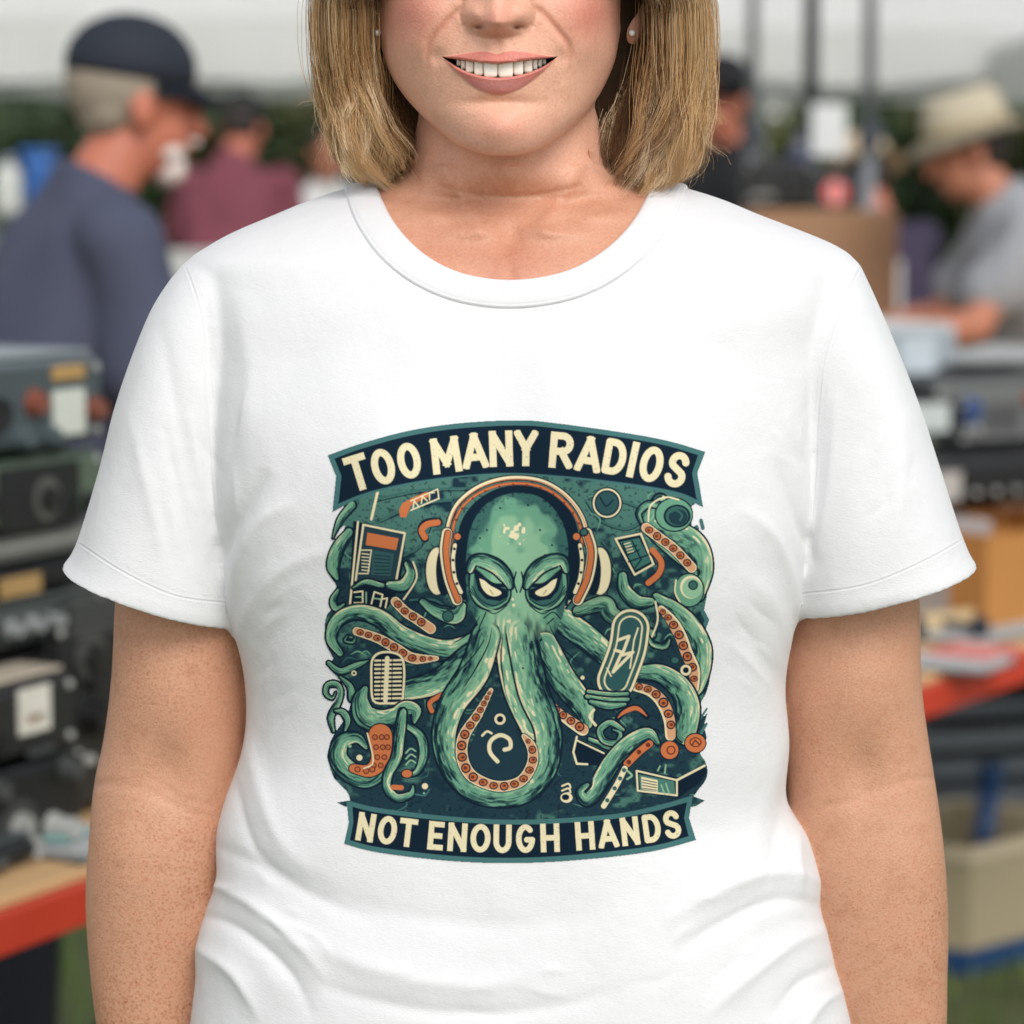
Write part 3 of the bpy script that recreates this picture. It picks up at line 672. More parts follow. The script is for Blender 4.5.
for sd in (-1, 1):
    zend0 = zrow(176) if sd < 0 else zrow(184)
    for i in range(210):      # outer visible locks at the sides
        t = rng.uniform(.25, 1)**.8; ph = math.radians(rng.uniform(70, 112))
        ze = zend0+rng.uniform(-.010, .030)*(.4+.8*t)
        ls = LT if t > .5 or rng.random() < .4 else DK
        lock(sd, ph, t, ze, 46, .0038, rng.uniform(-.002, .013), math.radians(rng.uniform(0, 12)), ls, math.radians(rng.uniform(40, 100)), flip=(rng.random() < .35)*rng.uniform(.3, 1.0)*t)
    for i in range(70):      # hair swept from the parting over the temples
        t = rng.uniform(.55, 1); lock(sd, math.radians(rng.uniform(66, 84)), t, zend0+rng.uniform(-.006, .02), 26, .0048, rng.uniform(0, .012), 0, LT, math.radians(rng.uniform(-8, 48)), front=.020)
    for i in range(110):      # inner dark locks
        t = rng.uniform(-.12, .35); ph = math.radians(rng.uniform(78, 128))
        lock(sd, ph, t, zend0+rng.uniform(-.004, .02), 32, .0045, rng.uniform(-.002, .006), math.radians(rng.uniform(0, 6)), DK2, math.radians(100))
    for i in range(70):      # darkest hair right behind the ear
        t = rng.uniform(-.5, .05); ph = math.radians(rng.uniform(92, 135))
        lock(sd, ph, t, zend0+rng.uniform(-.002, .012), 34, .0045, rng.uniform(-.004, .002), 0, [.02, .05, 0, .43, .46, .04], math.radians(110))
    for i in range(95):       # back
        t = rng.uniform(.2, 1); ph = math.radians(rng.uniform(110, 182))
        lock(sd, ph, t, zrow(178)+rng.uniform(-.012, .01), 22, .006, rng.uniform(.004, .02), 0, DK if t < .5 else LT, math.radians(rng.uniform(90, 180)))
    for i in range(26):       # loose locks swinging in towards the neck
        t = rng.uniform(.3, .9); ph = math.radians(rng.uniform(66, 84))
        lock(sd, ph, t, zend0+rng.uniform(-.004, .012), 14, .0028, rng.uniform(.008, .020), math.radians(rng.uniform(4, 14)), LT, math.radians(rng.uniform(50, 80)))
    for i in range(80):       # fly-aways
        t = rng.uniform(.85, 1.12); ph = math.radians(rng.uniform(70, 115))
        lock(sd, ph, t, zend0+rng.uniform(-.002, .04), 3, .004, rng.uniform(-.012, .02), 0, LT, math.radians(80), flip=rng.uniform(0, 1.2))
hv, hf, hc = tubes(np.array(paths), np.array(rads), np.array(clr))
# dense brown underlayer behind the strands, colour darkened for the shade beside the neck
bm = bmesh.new()
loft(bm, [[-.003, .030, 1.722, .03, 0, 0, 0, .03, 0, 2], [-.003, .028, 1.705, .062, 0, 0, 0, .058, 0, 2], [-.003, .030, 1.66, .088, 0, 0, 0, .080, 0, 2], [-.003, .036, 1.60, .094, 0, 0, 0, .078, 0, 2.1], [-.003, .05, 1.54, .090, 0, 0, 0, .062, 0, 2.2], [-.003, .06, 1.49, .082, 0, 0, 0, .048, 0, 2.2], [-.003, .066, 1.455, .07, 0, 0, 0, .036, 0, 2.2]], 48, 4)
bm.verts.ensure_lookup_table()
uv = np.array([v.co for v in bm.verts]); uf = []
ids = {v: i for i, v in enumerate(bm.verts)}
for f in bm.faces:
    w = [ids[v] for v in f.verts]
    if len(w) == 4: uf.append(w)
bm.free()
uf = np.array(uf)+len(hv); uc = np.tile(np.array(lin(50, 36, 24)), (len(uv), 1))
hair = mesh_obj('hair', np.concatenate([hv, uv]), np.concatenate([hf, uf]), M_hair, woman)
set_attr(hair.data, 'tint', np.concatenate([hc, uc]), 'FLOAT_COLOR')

# ------------------------------------------------------------------ THE PRINT ON THE SHIRT
SSF = 2.0; X0, Y0, X1, Y1 = 316, 412, 716, 870
NX = int((X1-X0)*SSF)+1; NY = int((Y1-Y0)*SSF)+1
GX, GY = np.meshgrid(X0+np.arange(NX)/SSF, Y0+np.arange(NY)/SSF)
img = np.zeros((NY, NX, 3)); alp = np.zeros((NY, NX))
INK = lambda r, g, b: tuple(c*INKF for c in lin(r, g, b))
NAVY = INK(16, 35, 51); CREAM = INK(240, 228, 188); ORG = INK(208, 120, 74); TEAL = INK(72, 118, 118); G1 = INK(110, 164, 136); G2 = INK(150, 194, 158); G3 = INK(60, 104, 98); BGD = INK(33, 60, 71); BGM = INK(78, 122, 112); DKO = INK(112, 54, 44)
def win(pts, pad):
    a = np.array(pts); x0 = max(0, int((a[:, 0].min()-pad-X0)*SSF)); x1 = min(NX, int((a[:, 0].max()+pad-X0)*SSF)+2)
    y0 = max(0, int((a[:, 1].min()-pad-Y0)*SSF)); y1 = min(NY, int((a[:, 1].max()+pad-Y0)*SSF)+2)
    return slice(y0, y1), slice(x0, x1)
def put(sl, m, c, a=True):
    img[sl] = img[sl]*(1-m[..., None])+np.asarray(c)*m[..., None]
    if a: alp[sl] = np.maximum(alp[sl], m)
def fill(pts, c, edge=.35, a=True, grow=0):
    sl = win(pts, 3+grow); x, y = GX[sl], GY[sl]
    d, _, _ = pdist(x, y, pts, True); i = inside(x, y, pts); s = np.where(i, -d, d)-grow
    put(sl, sstep(edge, -edge, s), c, a)
def line(pts, w, c, smooth=0, a=True, closed=False, taper=False):
    if smooth: pts = [tuple(p) for p in catmull(list(pts)+([pts[0]] if closed else []), smooth)]; closed = False
    sl = win(pts, w+2); x, y = GX[sl], GY[sl]; d, r, _ = pdist(x, y, pts, closed)
    ww = w/2
    if taper: L = r.max()+1e-6; ww = w/2*np.sin(np.clip(r/L, .04, .96)*math.pi)**.6
    put(sl, sstep(.4, -.4, d-ww), c, a)
def disc(cx, cy, r, c, r2=None, rim=None, rw=1):
    r2 = r2 or r; pts = [(cx-r, cy-r2), (cx+r, cy+r2)]; sl = win(pts, 3); x, y = GX[sl], GY[sl]
    d = (np.sqrt(((x-cx)/r)**2+((y-cy)/r2)**2)-1)*min(r, r2)
    put(sl, sstep(.4, -.4, d), c)
    if rim is not None: put(sl, sstep(.4, -.4, np.abs(d+rw/2)-rw/2), rim)
SUCK = {}
def tentacle(pts, rs, light=-1, seed=0, suck=None, hi=1.0, ol=2.1, tone=1.0):
    """pts centre line, rs radii, light = side which catches the light, suck=(side, from, to)"""
    n = 8; p = catmull([(*a, b) for a, b in zip(pts, rs)], n); cl = [(a, b) for a, b, _ in p]
    seg = np.concatenate([[0], np.cumsum(np.hypot(np.diff(p[:, 0]), np.diff(p[:, 1])))])
    sl = win(cl, max(rs)+4); x, y = GX[sl], GY[sl]; d, run, side = pdist(x, y, cl); r = np.interp(run, seg, p[:, 2]); L = seg[-1]
    q = d*side/r*light                       # +1 lit edge, -1 shaded edge
    m_ol = sstep(.5, -.5, d-r-ol*.35); put(sl, m_ol, NAVY)
    mb = sstep(.5, -.5, d-r+ol*.65)
    g = vnoise(run/9+seed*7, q*7+seed*3+50); g2 = vnoise(run/3.2+seed*5, q*14+90+seed)
    f = q*.62+(g-.5)*1.1
    c = np.array(G1)*tone+np.zeros(x.shape+(3,))
    def mixin(c, col, w): return c*(1-w[..., None])+np.array(col)*w[..., None]
    c = mixin(c, np.array(G2)*tone, sstep(.1, .6, f)); c = mixin(c, G3, sstep(-.05, -.5, f)); c = mixin(c, NAVY, .9*sstep(-.42, -.72, f+.45*(vnoise(run/8+seed, q*9+40)-.5)))
    c = mixin(c, CREAM, hi*sstep(.50, .62, q*.62+(vnoise(run/7+seed*4, q*10+60)-.5)*.9+(g-.5)*.5)*(q > .05)); c = mixin(c, CREAM, hi*.9*sstep(.80, .9, q+(g-.5)*.25)*sstep(1.05, .95, q+.05))
    c = mixin(c, NAVY, .7*sstep(.60, .70, vnoise(run/6+seed*2+11, q*11+seed+7))*sstep(.45, -.5, q)); c = mixin(c, G2, .6*sstep(.62, .72, vnoise(run/7+seed*2+31, q*12+seed+27))*sstep(-.3, .3, q))
    put(sl, mb, c)
    if suck:
        sd_, a0, a1 = suck[:3]; wd = suck[3] if len(suck) > 3 else .42
        mm = sstep(.5, -.5, d-r+ol*.4)*(side*sd_ > 0)*(d > r*(1-2*wd)-1.2)*(run > a0*L)*(run < a1*L)
        put(sl, mm*1.0, NAVY); mm = sstep(.5, -.5, d-r+ol*.65)*(side*sd_ > 0)*(d > r*(1-2*wd))*(run > a0*L+1)*(run < a1*L-1)
        oc = np.array(ORG)*(1-.35*sstep(.4, .8, g2))[..., None]; oc = mixin(oc, CREAM, .85*sstep(.80, .92, d/r))
        put(sl, mm, oc)
        s = a0*L+4
        while s < a1*L-3:
            k = np.interp(s, seg, np.arange(len(seg))); i = int(min(k, len(cl)-2)); fr_ = k-i
            cx = p[i, 0]*(1-fr_)+p[i+1, 0]*fr_; cy = p[i, 1]*(1-fr_)+p[i+1, 1]*fr_; rr = np.interp(s, seg, p[:, 2])
            tx, ty = p[i+1, 0]-p[i, 0], p[i+1, 1]-p[i, 1]; l = math.hypot(tx, ty); nx, ny = -ty/l*sd_, tx/l*sd_
            o = rr*(1-wd)*1.0; sr = max(1.6, rr*wd*.72)
            disc(cx+nx*o, cy+ny*o, sr, NAVY); disc(cx+nx*o, cy+ny*o, sr*.78, np.array(ORG)*.75); disc(cx+nx*o, cy+ny*o, sr*.42, DKO)
            s += sr*2.25
def band(p_, i0, ws, rim=0, sk=()):
    for k in range(len(p_)-1): line([tuple(p_[k]), tuple(p_[k+1])], np.interp(k, i0, ws)+2.4, NAVY)
    for k in range(len(p_)-1): line([tuple(p_[k]), tuple(p_[k+1])], np.interp(k, i0, ws)+.4, CREAM)
    t_ = np.gradient(np.asarray(p_), axis=0); n_ = np.stack([-t_[:, 1], t_[:, 0]], 1); n_ /= np.linalg.norm(n_, axis=1)[:, None]+1e-9
    q_ = np.asarray(p_)-n_*rim*1.0
    for k in range(len(q_)-1): line([tuple(q_[k]), tuple(q_[k+1])], max(1.5, np.interp(k, i0, ws)-1.4), np.array(ORG)*.68+np.array(CREAM)*.32)
    s_ = 0; last = None
    L_ = np.concatenate([[0], np.cumsum(np.hypot(*np.diff(q_, axis=0).T))])
    s_ = 3.5
    while s_ < L_[-1]-2:
        k = np.interp(s_, L_, np.arange(len(L_))); w_ = np.interp(k, i0, ws); c_ = [np.interp(k, np.arange(len(q_)), q_[:, 0]), np.interp(k, np.arange(len(q_)), q_[:, 1])]
        r_ = w_*.40; ph_ = rng.uniform(0, 6.28); e_ = rng.uniform(.86, 1.1)
        disc(c_[0], c_[1], r_*1.12, NAVY, r_*1.06*e_); disc(c_[0], c_[1], r_*.80, np.array(ORG)*.85, r_*.74*e_); disc(c_[0]+.6*math.cos(ph_), c_[1]+.6*math.sin(ph_), r_*.42, DKO, r_*.38)
        s_ += r_*2.65
def TL(*a): return [(310+x/4.267, 400+y/4.267) for x, y in a]
def TR(*a): return [(510+x/4.267, 400+y/4.267) for x, y in a]
def BL(*a): return [(310+x/4.267, 630+y/4.267) for x, y in a]
def BR(*a): return [(510+x/4.267, 630+y/4.267) for x, y in a]
# ground of the art
sil = [(352, 500), (345, 512), (334, 530), (331, 541), (341, 528), (345, 526), (336, 545), (329, 562), (329, 575), (335, 583), (337, 592), (333, 600), (334, 607), (327, 614), (324.5, 628), (326, 645), (333, 658), (329, 665), (334, 674), (345, 684), (351, 700), (346, 716), (338, 728), (330, 742), (328.5, 760), (334, 778), (346, 790), (350, 800), (344, 806), (520, 830), (696, 806), (694, 796), (704, 783), (708, 772), (705, 760), (700, 752), (707, 738), (704, 726), (708, 712), (701, 718), (699, 706), (706, 694), (711, 672), (707, 650), (704, 638), (707, 622), (704, 612), (708, 590), (707, 570), (702, 552), (692, 538), (692, 522), (690, 508), (684, 494), (520, 465), (360, 492)]
fill([tuple(p) for p in catmull(sil+[sil[0]], 2)], BGD)
mot = vnoise(GX/26+3, GY/20+9)*.6+vnoise(GX/7+30, GY/5+70)*.4
w = alp*sstep(.42, .66, mot+.22*sstep(590, 500, GY)-.16*sstep(600, 680, GY)); img = img*(1-w[..., None])+np.array(BGM)*w[..., None]
w = alp*.6*sstep(.74, .82, vnoise(GX/2.2+80, GY/2.0+10)); img = img*(1-w[..., None])+np.array(NAVY)*w[..., None]
w = alp*sstep(.30, .22, mot); img = img*(1-w[..., None])+np.array(INK(26, 52, 66))*w[..., None]
# swooping marks in the upper ground
for pts in ([(372, 500), (420, 490), (470, 488)], [(380, 520), (415, 505), (450, 500)], [(395, 560), (420, 545), (432, 520)], [(585, 500), (600, 520), (625, 528), (642, 520)], [(600, 540), (612, 560), (604, 600)], [(410, 600), (435, 600), (452, 615)], [(590, 495), (620, 500), (650, 512)]):
    line(pts, 2.0, G3, 6); line([(x+1, y+2.4) for x, y in pts], 1.1, NAVY, 6)
r8 = np.random.default_rng(5)
for k in range(150):
    x_ = r8.uniform(335, 705); y_ = r8.uniform(490, 800); a_ = vnoise(np.array([x_/60]), np.array([y_/60]))[0]*9; l_ = r8.uniform(4, 13)
    pts = [(x_, y_), (x_+math.cos(a_)*l_, y_+math.sin(a_)*l_*.8), (x_+math.cos(a_+.6)*l_*1.8, y_+math.sin(a_+.6)*l_*1.5)]
    line(pts, r8.uniform(.8, 1.8), (G3, BGM, NAVY, G3, G1)[k % 5], 4, False, taper=True)
# left fringe curls
tentacle([(352, 505), (340, 520), (333, 538)], [5, 4, 1.5], 1, 1, hi=.2)
tentacle([(349, 532), (338, 548), (333, 566), (337, 578)], [5, 7, 7, 3], 1, 2)
tentacle(BL((80, 140), (130, 175), (200, 150), (250, 130)), [3, 4, 4, 1.5], -1, 3, hi=.2); tentacle(BL((130, 200), (170, 240), (180, 290)), [2, 4, 5], -1, 3, hi=.2)
tentacle(BL((110, 265), (95, 290), (68, 270), (75, 235), (110, 230), (130, 260), (120, 310), (90, 370), (100, 430)), [1.5, 2.4, 3.2, 3.6, 4, 4, 4, 4, 2.5], -1, 4, hi=.5)
tentacle(BL((110, 345), (140, 350), (160, 385), (150, 430)), [2.5, 4, 4, 2], -1, 5, hi=.2)
tentacle([(338, 590), (333, 600), (336, 608), (344, 604)], [2.5, 4, 4, 2], 1, 6, hi=.3)
line(BR((810, 380), (840, 335)), 2.4, TEAL); line(BR((815, 440), (838, 400)), 3, TEAL); line([(701, 520), (703, 528)], 4, TEAL); disc(696.5, 529, 2.8, TEAL, 4.4); line([(703, 612), (707, 620), (704, 628)], 4.5, TEAL)
# upper right: large tentacle with curl
tentacle(TR((640, 430), (600, 520), (680, 560), (780, 620), (815, 720), (800, 830)), [8, 11, 14, 15, 13, 8], -1, 11)
tentacle(TR((560, 520), (550, 480), (590, 445), (640, 450)), [2.5, 3.5, 4, 4], 1, 12)
disc(674, 514.5, 19.5, NAVY, 17.5); disc(674, 514.5, 18, G1, 16); disc(677, 516, 13.5, G3, 11.5, NAVY, 1.8); disc(678, 517, 9.5, INK(34, 62, 72), 8); line([(670, 512), (676, 510), (682, 515), (680, 520)], 2, G3, 5); line(TR((590, 520), (600, 450), (660, 415), (720, 425)), 1.6, CREAM, 5)
tentacle(TR((580, 545), (640, 600), (700, 650), (790, 735)), [4.5, 6, 6.5, 4.5], 1, 13, hi=.2)
band(catmull(TR((582, 545), (640, 590), (700, 635), (775, 715)), 6), [0, 18], [9.5, 9.5], 0)
disc(607, 503, 15.6, NAVY, 16); disc(607, 503, 14.2, CREAM, 14.6); disc(607, 503, 12.6, NAVY, 13); disc(607, 503, 11, INK(48, 84, 88), 11.4); line([(600, 497), (606, 506), (613, 500)], 1.4, NAVY, 4)
# bulb, right
disc(689, 590, 15.5, NAVY, 17.5); disc(689, 590, 14.2, G1, 16); disc(691, 587, 11, CREAM, 11.5); disc(692, 588, 9.8, G2, 10); disc(693, 585, 5, NAVY); disc(693, 585, 3.8, G3); line([(676, 580), (675, 592), (680, 602)], 1.5, CREAM, 4)
# far right tentacle with suckers
tentacle(TR((625, 840), (700, 890), (770, 960), (815, 1050), (815, 1130), (800, 1220), (775, 1275)), [5, 8, 10, 11, 11, 8, 2.5], -1, 14)
band(catmull(TR((645, 890), (690, 940), (730, 1010), (755, 1080), (785, 1150), (790, 1230)), 6), [0, 8, 24, 30], [6, 11, 11, 6], -1)
# chips and small marks in the upper left
fill(TL((380, 470), (395, 440), (440, 415), (500, 390), (510, 410), (430, 450), (410, 500), (385, 500)), ORG); line(TL((430, 470), (550, 420)), 1.4, CREAM); line(TL((430, 430), (545, 380), (550, 420)), 1.2, CREAM)
for a in ([(440, 460), (445, 430), (465, 455)], [(475, 440), (480, 410), (500, 430)], [(510, 425), (510, 395), (530, 395)]): line(TL(*a), 1.2, CREAM)
line(TL((490, 590), (475, 555), (495, 525), (548, 520)), 8.5, NAVY, 5); line(TL((490, 585), (477, 555), (500, 530), (545, 522)), 6.2, ORG, 5)
# walkie-talkie, left
line(TL((290, 385), (262, 508)), 2.6, CREAM)
fill(TL((185, 515), (410, 565), (385, 800), (330, 890), (165, 880)), NAVY)
fill(TL((228, 540), (400, 572), (365, 770), (200, 768)), INK(40, 66, 76)); line(TL((205, 520), (170, 880)), 2.0, CREAM); line(TL((228, 532), (405, 568), (368, 770)), 2.0, CREAM); line(TL((228, 532), (195, 768)), 2.0, CREAM)
fill(TL((245, 565), (378, 590), (368, 640), (238, 618)), ORG); fill(TL((268, 640), (358, 655), (345, 750), (262, 745)), INK(54, 92, 94))
for k in range(6): line(TL((275, 660+k*16), (345, 668+k*14)), .8, NAVY)
line(TL((215, 640), (262, 640), (248, 740), (208, 740)), 1.2, CREAM)
for k in range(6): line(TL((222, 655+k*14), (252, 658+k*14)), 1.0, CREAM)
for a in ([(188, 820), (225, 815), (225, 865), (190, 865)], [(262, 870), (275, 818), (310, 830), (300, 880)], [(300, 850), (330, 845), (322, 885)]): line(TL(*a), 1.5, CREAM)
for a in ([(195, 840), (225, 840)], [(270, 845), (305, 850)], [(240, 820), (240, 870)]): line(TL(*a), 1.2, G2)
tentacle(TL((185, 800), (240, 775), (300, 790), (330, 790)), [2, 3.5, 3.5, 2], -1, 15)
tentacle(TL((340, 790), (400, 790), (430, 740), (415, 700)), [5, 7, 6, 4], -1, 16); line(TL((440, 690), (455, 760), (400, 850)), 1.6, CREAM, 5)
# orange band of suckers under it
band(catmull(TL((365, 860), (410, 905), (450, 930), (515, 975)), 6), [0, 18], [9, 10], 0)
tentacle(TL((480, 860), (540, 900), (620, 920), (650, 880)), [4, 7, 9, 5], 1, 17, hi=.3); disc(448, 616, 6, G3, 6, NAVY, 1.2)
# phone, right
fill(TR((440, 590), (560, 560), (625, 700), (525, 755)), NAVY); line(TR((450, 592), (558, 570), (612, 700), (532, 745)), 2.0, CREAM, closed=True); fill(TR((470, 605), (550, 588), (600, 690), (535, 725)), INK(66, 116, 108))
for a in ([(480, 610), (510, 690)], [(520, 600), (560, 680)], [(505, 690), (590, 660)], [(530, 720), (560, 680)], [(490, 640), (540, 620)], [(500, 660), (550, 640)]): line(TR(*a), 1.4, NAVY)
for k in range(4): line(TR((488+k*5, 615+k*12), (512+k*5, 608+k*12)), 1.0, CREAM)
line(TR((610, 650), (645, 690), (635, 740), (590, 780)), 8, NAVY, 5); line(TR((608, 640), (645, 690), (635, 740), (590, 780)), 5.8, ORG, 5)
tentacle(TR((480, 750), (490, 810), (540, 860), (600, 860)), [5, 7, 8, 5], -1, 18)
# body arms behind
tentacle([(568, 596), (556, 612), (590, 640), (622, 668)], [6, 12, 13, 10], -1, 19); tentacle(TR((290, 900), (400, 870), (440, 920), (600, 1000)), [6, 9, 9, 6], -1, 20, tone=.75, hi=.1)
line(TR((620, 860), (630, 940), (600, 1020)), 1.8, CREAM, 5); disc(647, 618, 4, G3, 4, NAVY, 1); tentacle(BR((590, 30), (610, 60), (660, 70), (680, 40)), [2, 3.5, 3.5, 2], 1, 21, tone=.8); disc(675, 660, 5, G3, 4, NAVY, 1)
# upper left arm
tentacle([(500, 626), (474, 645), (441, 650), (404, 636), (380, 618), (357, 612), (338, 620), (331, 638), (340, 653)], [12, 13, 11.5, 10, 9.5, 8.5, 7.5, 6, 4], 1, 22)
tentacle(BL((160, 25), (150, 45), (185, 50), (195, 20)), [1.5, 2, 2.2, 1.4], 1, 23)
p_ = catmull(BL((200, 5), (290, 35), (370, 80), (440, 120), (540, 120)), 6); pw = [8, 9, 10, 10, 3]
band(p_, [0, 6, 12, 18, 24], pw, 0)
# arm that holds the microphone
tentacle([(500, 648), (474, 655), (441, 680), (409, 690), (396, 692)], [14, 14, 13, 11, 10], -1, 24)
tentacle(BL((520, 350), (510, 310), (560, 280), (610, 260)), [2, 3, 3, 2], 1, 25, hi=0, tone=.4); line(BL((520, 345), (512, 310), (555, 280), (600, 262)), 4.5, ORG, 5)
# microphone
cp = BL((262, 200), (265, 130), (295, 98), (350, 95), (390, 115), (402, 170), (398, 260), (388, 305), (330, 312), (270, 300)); cp = [tuple(q) for q in catmull(cp+[cp[0]], 4)]
fill(cp, NAVY, grow=1.5); line(cp, 2.2, CREAM); 
for k in range(10):
    y = 128+k*18; line(BL((278, y+2), (388, y)), 1.9, CREAM)
line(BL((330, 120), (322, 300)), 4.4, CREAM); line(BL((306, 125), (300, 298)), .9, NAVY); line(BL((352, 125), (348, 298)), .9, NAVY)
tentacle(BL((235, 250), (215, 300), (235, 365), (300, 390), (370, 370), (410, 335), (450, 345), (445, 390)), [4, 9, 12, 12.5, 11, 9, 7, 3], -1, 26)
# lower-left curl with suckers
tentacle(BL((330, 440), (325, 500), (300, 580), (240, 625), (165, 600), (120, 540), (140, 475), (200, 460), (240, 500)), [9, 10, 11, 12, 11, 10, 8, 6, 3], 1, 27)
p_ = catmull(BL((300, 450), (305, 510), (290, 570), (250, 600), (185, 590)), 6)
for i in range(len(p_)-1): line([tuple(p_[i]), tuple(p_[i+1])], np.interp(i, [0, 24], [24, 8])+1.8, NAVY)
for i in range(len(p_)-1): line([tuple(p_[i]), tuple(p_[i+1])], np.interp(i, [0, 24], [23, 7.5]), ORG)
for i in (1, 5, 9, 13):
    for o in (-5.5, 1.2, 6.5) if i < 9 else (-3, 4): disc(p_[i][0]+o, p_[i][1], 3.0, DKO); disc(p_[i][0]+o, p_[i][1], 1.8, np.array(ORG)*.8)
for i in (16, 19, 22): disc(*p_[i], 3.2, DKO); disc(*p_[i], 2, np.array(ORG)*.8)
line(BL((245, 440), (270, 560), (230, 590)), 1.4, CREAM, 5); disc(359.5, 757.5, 3, CREAM); disc(350, 746, 1.6, G2); disc(354, 673, 2.6, CREAM); disc(354, 673, 1.3, NAVY); disc(425, 786, 3, CREAM); disc(424, 793, 1, G2)
# thin curling arms beside it
tentacle(BL((400, 400), (470, 450), (485, 530), (460, 600), (420, 620)), [3.5, 5, 5, 4, 2], 1, 28); tentacle(BL((395, 350), (385, 430), (370, 540), (335, 610), (330, 670), (370, 715), (430, 700), (440, 665)), [5, 6, 6, 5.5, 5, 5, 4, 2], -1, 29)
for y in (510, 535, 560): line(BL((410, y+14), (430, y-5), (450, y+6)), 1.5, G2, 4)
disc(407, 773.5, 6.2, NAVY, 5); disc(407, 773.5, 5, ORG, 3.8); line(BL((355, 670), (390, 672)), 5, ORG); line(BL((345, 610), (330, 650), (350, 690)), 1.3, CREAM, 4); line(BL((450, 700), (490, 705), (510, 680)), 1.4, TEAL, 4)
# right middle arm with suckers
tentacle(BR((150, 60), (220, 200), (310, 320), (330, 400)), [13, 14, 12, 6], -1, 30)
p_ = catmull(BR((140, 240), (185, 330), (250, 385), (310, 425)), 6)
band(p_, [0, 6, 18], [3, 8, 11.5], 1)
# big right arc
tentacle(BR((545, 180), (640, 185), (720, 240), (760, 320), (755, 400), (745, 445)), [7, 10, 12, 12.5, 12, 11], -1, 31)
p_ = catmull(BR((535, 242), (600, 262), (650, 310), (678, 380), (684, 450)), 6)
band(p_, [0, 12, 24], [8, 11.5, 9.5], 1)
disc(669.5, 750, 10, NAVY); disc(669.5, 750, 8.8, ORG); disc(671, 750, 4.6, DKO); disc(671, 750, 3.2, ORG); disc(695.3, 743, 11.4, NAVY, 10.5); disc(695.3, 743, 10.2, ORG, 9.2); disc(695.5, 742, 6.2, DKO, 5); disc(695.5, 742, 4.8, ORG, 3.8); line([(692, 745), (695, 740), (699, 744)], 1.6, DKO)
# vacuum tube
ctr = [(630.5, 628), (627, 650), (616, 680)]; cc = [tuple(q) for q in catmull(ctr, 6)]
sl = win(cc, 26); x, y = GX[sl], GY[sl]; d, run, s_ = pdist(x, y, cc); put(sl, sstep(.5, -.5, d-19.6), NAVY); put(sl, sstep(.5, -.5, np.abs(d-17.6)-1.3), CREAM); put(sl, sstep(.5, -.5, d-15.4), G3); put(sl, sstep(.5, -.5, np.abs(d-11.6)-.8), CREAM); put(sl, sstep(.5, -.5, d-10.4), INK(52, 92, 94))
line([(618, 640), (629, 636), (622, 655), (633, 652), (613, 672), (622, 652), (615, 650)], 3, CREAM); line([(630, 668), (634, 640), (638, 628)], 1.6, CREAM); line([(607, 668), (611, 676)], 1.5, CREAM)
for k, (ax, ay, bx, by) in enumerate(((335, 262, 500, 272), (328, 283, 503, 296), (345, 305, 490, 318))): tentacle(BR((ax, ay), ((ax+bx)/2, (ay+by)/2+12), (bx, by)), [3, 4.6, 3], -1, 32+k)
line(BR((358, 340), (340, 370), (365, 405)), 2.6, CREAM, 4); disc(582.5, 677.5, 2, CREAM); disc(685.8, 670, 6.4, NAVY); disc(685.8, 670, 5.4, CREAM); disc(685.8, 670, 3, NAVY)
line(BR((460, 375), (490, 345), (540, 330), (583, 368)), 6.5, NAVY, 5); line(BR((462, 372), (490, 348), (540, 333), (582, 365)), 4.5, ORG, 5, taper=True)
# devices at the lower right
fill(BR((275, 455), (410, 520), (400, 580), (280, 570)), NAVY); line(BR((285, 455), (270, 520), (285, 570), (330, 572)), 2, CREAM); line(BR((285, 470), (400, 525)), 1.6, CREAM)
tentacle(BR((340, 465), (400, 490), (440, 500)), [3, 4, 4], -1, 40)
tentacle(BR((440, 425), (470, 440), (455, 480), (400, 470), (385, 425), (430, 395), (480, 425)), [1.8, 2.8, 3.6, 4, 4, 4, 3], -1, 41)
tentacle(BR((330, 660), (300, 690), (325, 725), (360, 690), (430, 570), (510, 480), (590, 440), (630, 480)), [3, 5, 7, 9, 9.5, 8.5, 6.5, 3], -1, 42)
p_ = catmull(BR((595, 485), (550, 520), (500, 570)), 5); line([tuple(q) for q in p_], 9, NAVY); line([tuple(q) for q in p_], 7, ORG)
for i in (1, 5, 9): disc(*p_[i], 2.4, DKO)
p_ = catmull(BR((490, 590), (455, 660), (400, 750)), 6); line([tuple(q) for q in p_], 7, NAVY); line([tuple(q) for q in p_], 5.4, CREAM)
for i in (1, 4, 7, 10): disc(*p_[i], 2.2, G3)
line(BR((500, 600), (520, 620), (500, 635)), 2, G2, 4)
fill(BR((530, 590), (720, 630), (830, 570), (838, 610), (810, 650), (720, 715), (550, 695)), NAVY); fill(BR((550, 615), (700, 645), (705, 700), (555, 682)), INK(80, 128, 116)); line(BR((540, 600), (712, 640), (712, 705), (545, 685)), 1.8, CREAM, closed=True); line(BR((712, 640), (830, 578)), 2.2, CREAM)
fill(BR((560, 625), (630, 640), (630, 690), (562, 678)), CREAM)
for k in range(4): line(BR((565, 638+k*12), (625, 650+k*11)), .9, NAVY)
for a in ([(645, 660), (660, 700)], [(665, 655), (680, 700)], [(640, 580), (630, 600)], [(665, 575), (660, 610)]): line(BR(*a), 1.4, G2)
for k in range(3): line(BR((222, 665+k*20), (250, 655+k*20), (258, 672+k*20)), 1.7, CREAM, 4)
disc(566.5, 797.5, 6, CREAM, 5); disc(565.5, 797, 3.8, NAVY, 3)
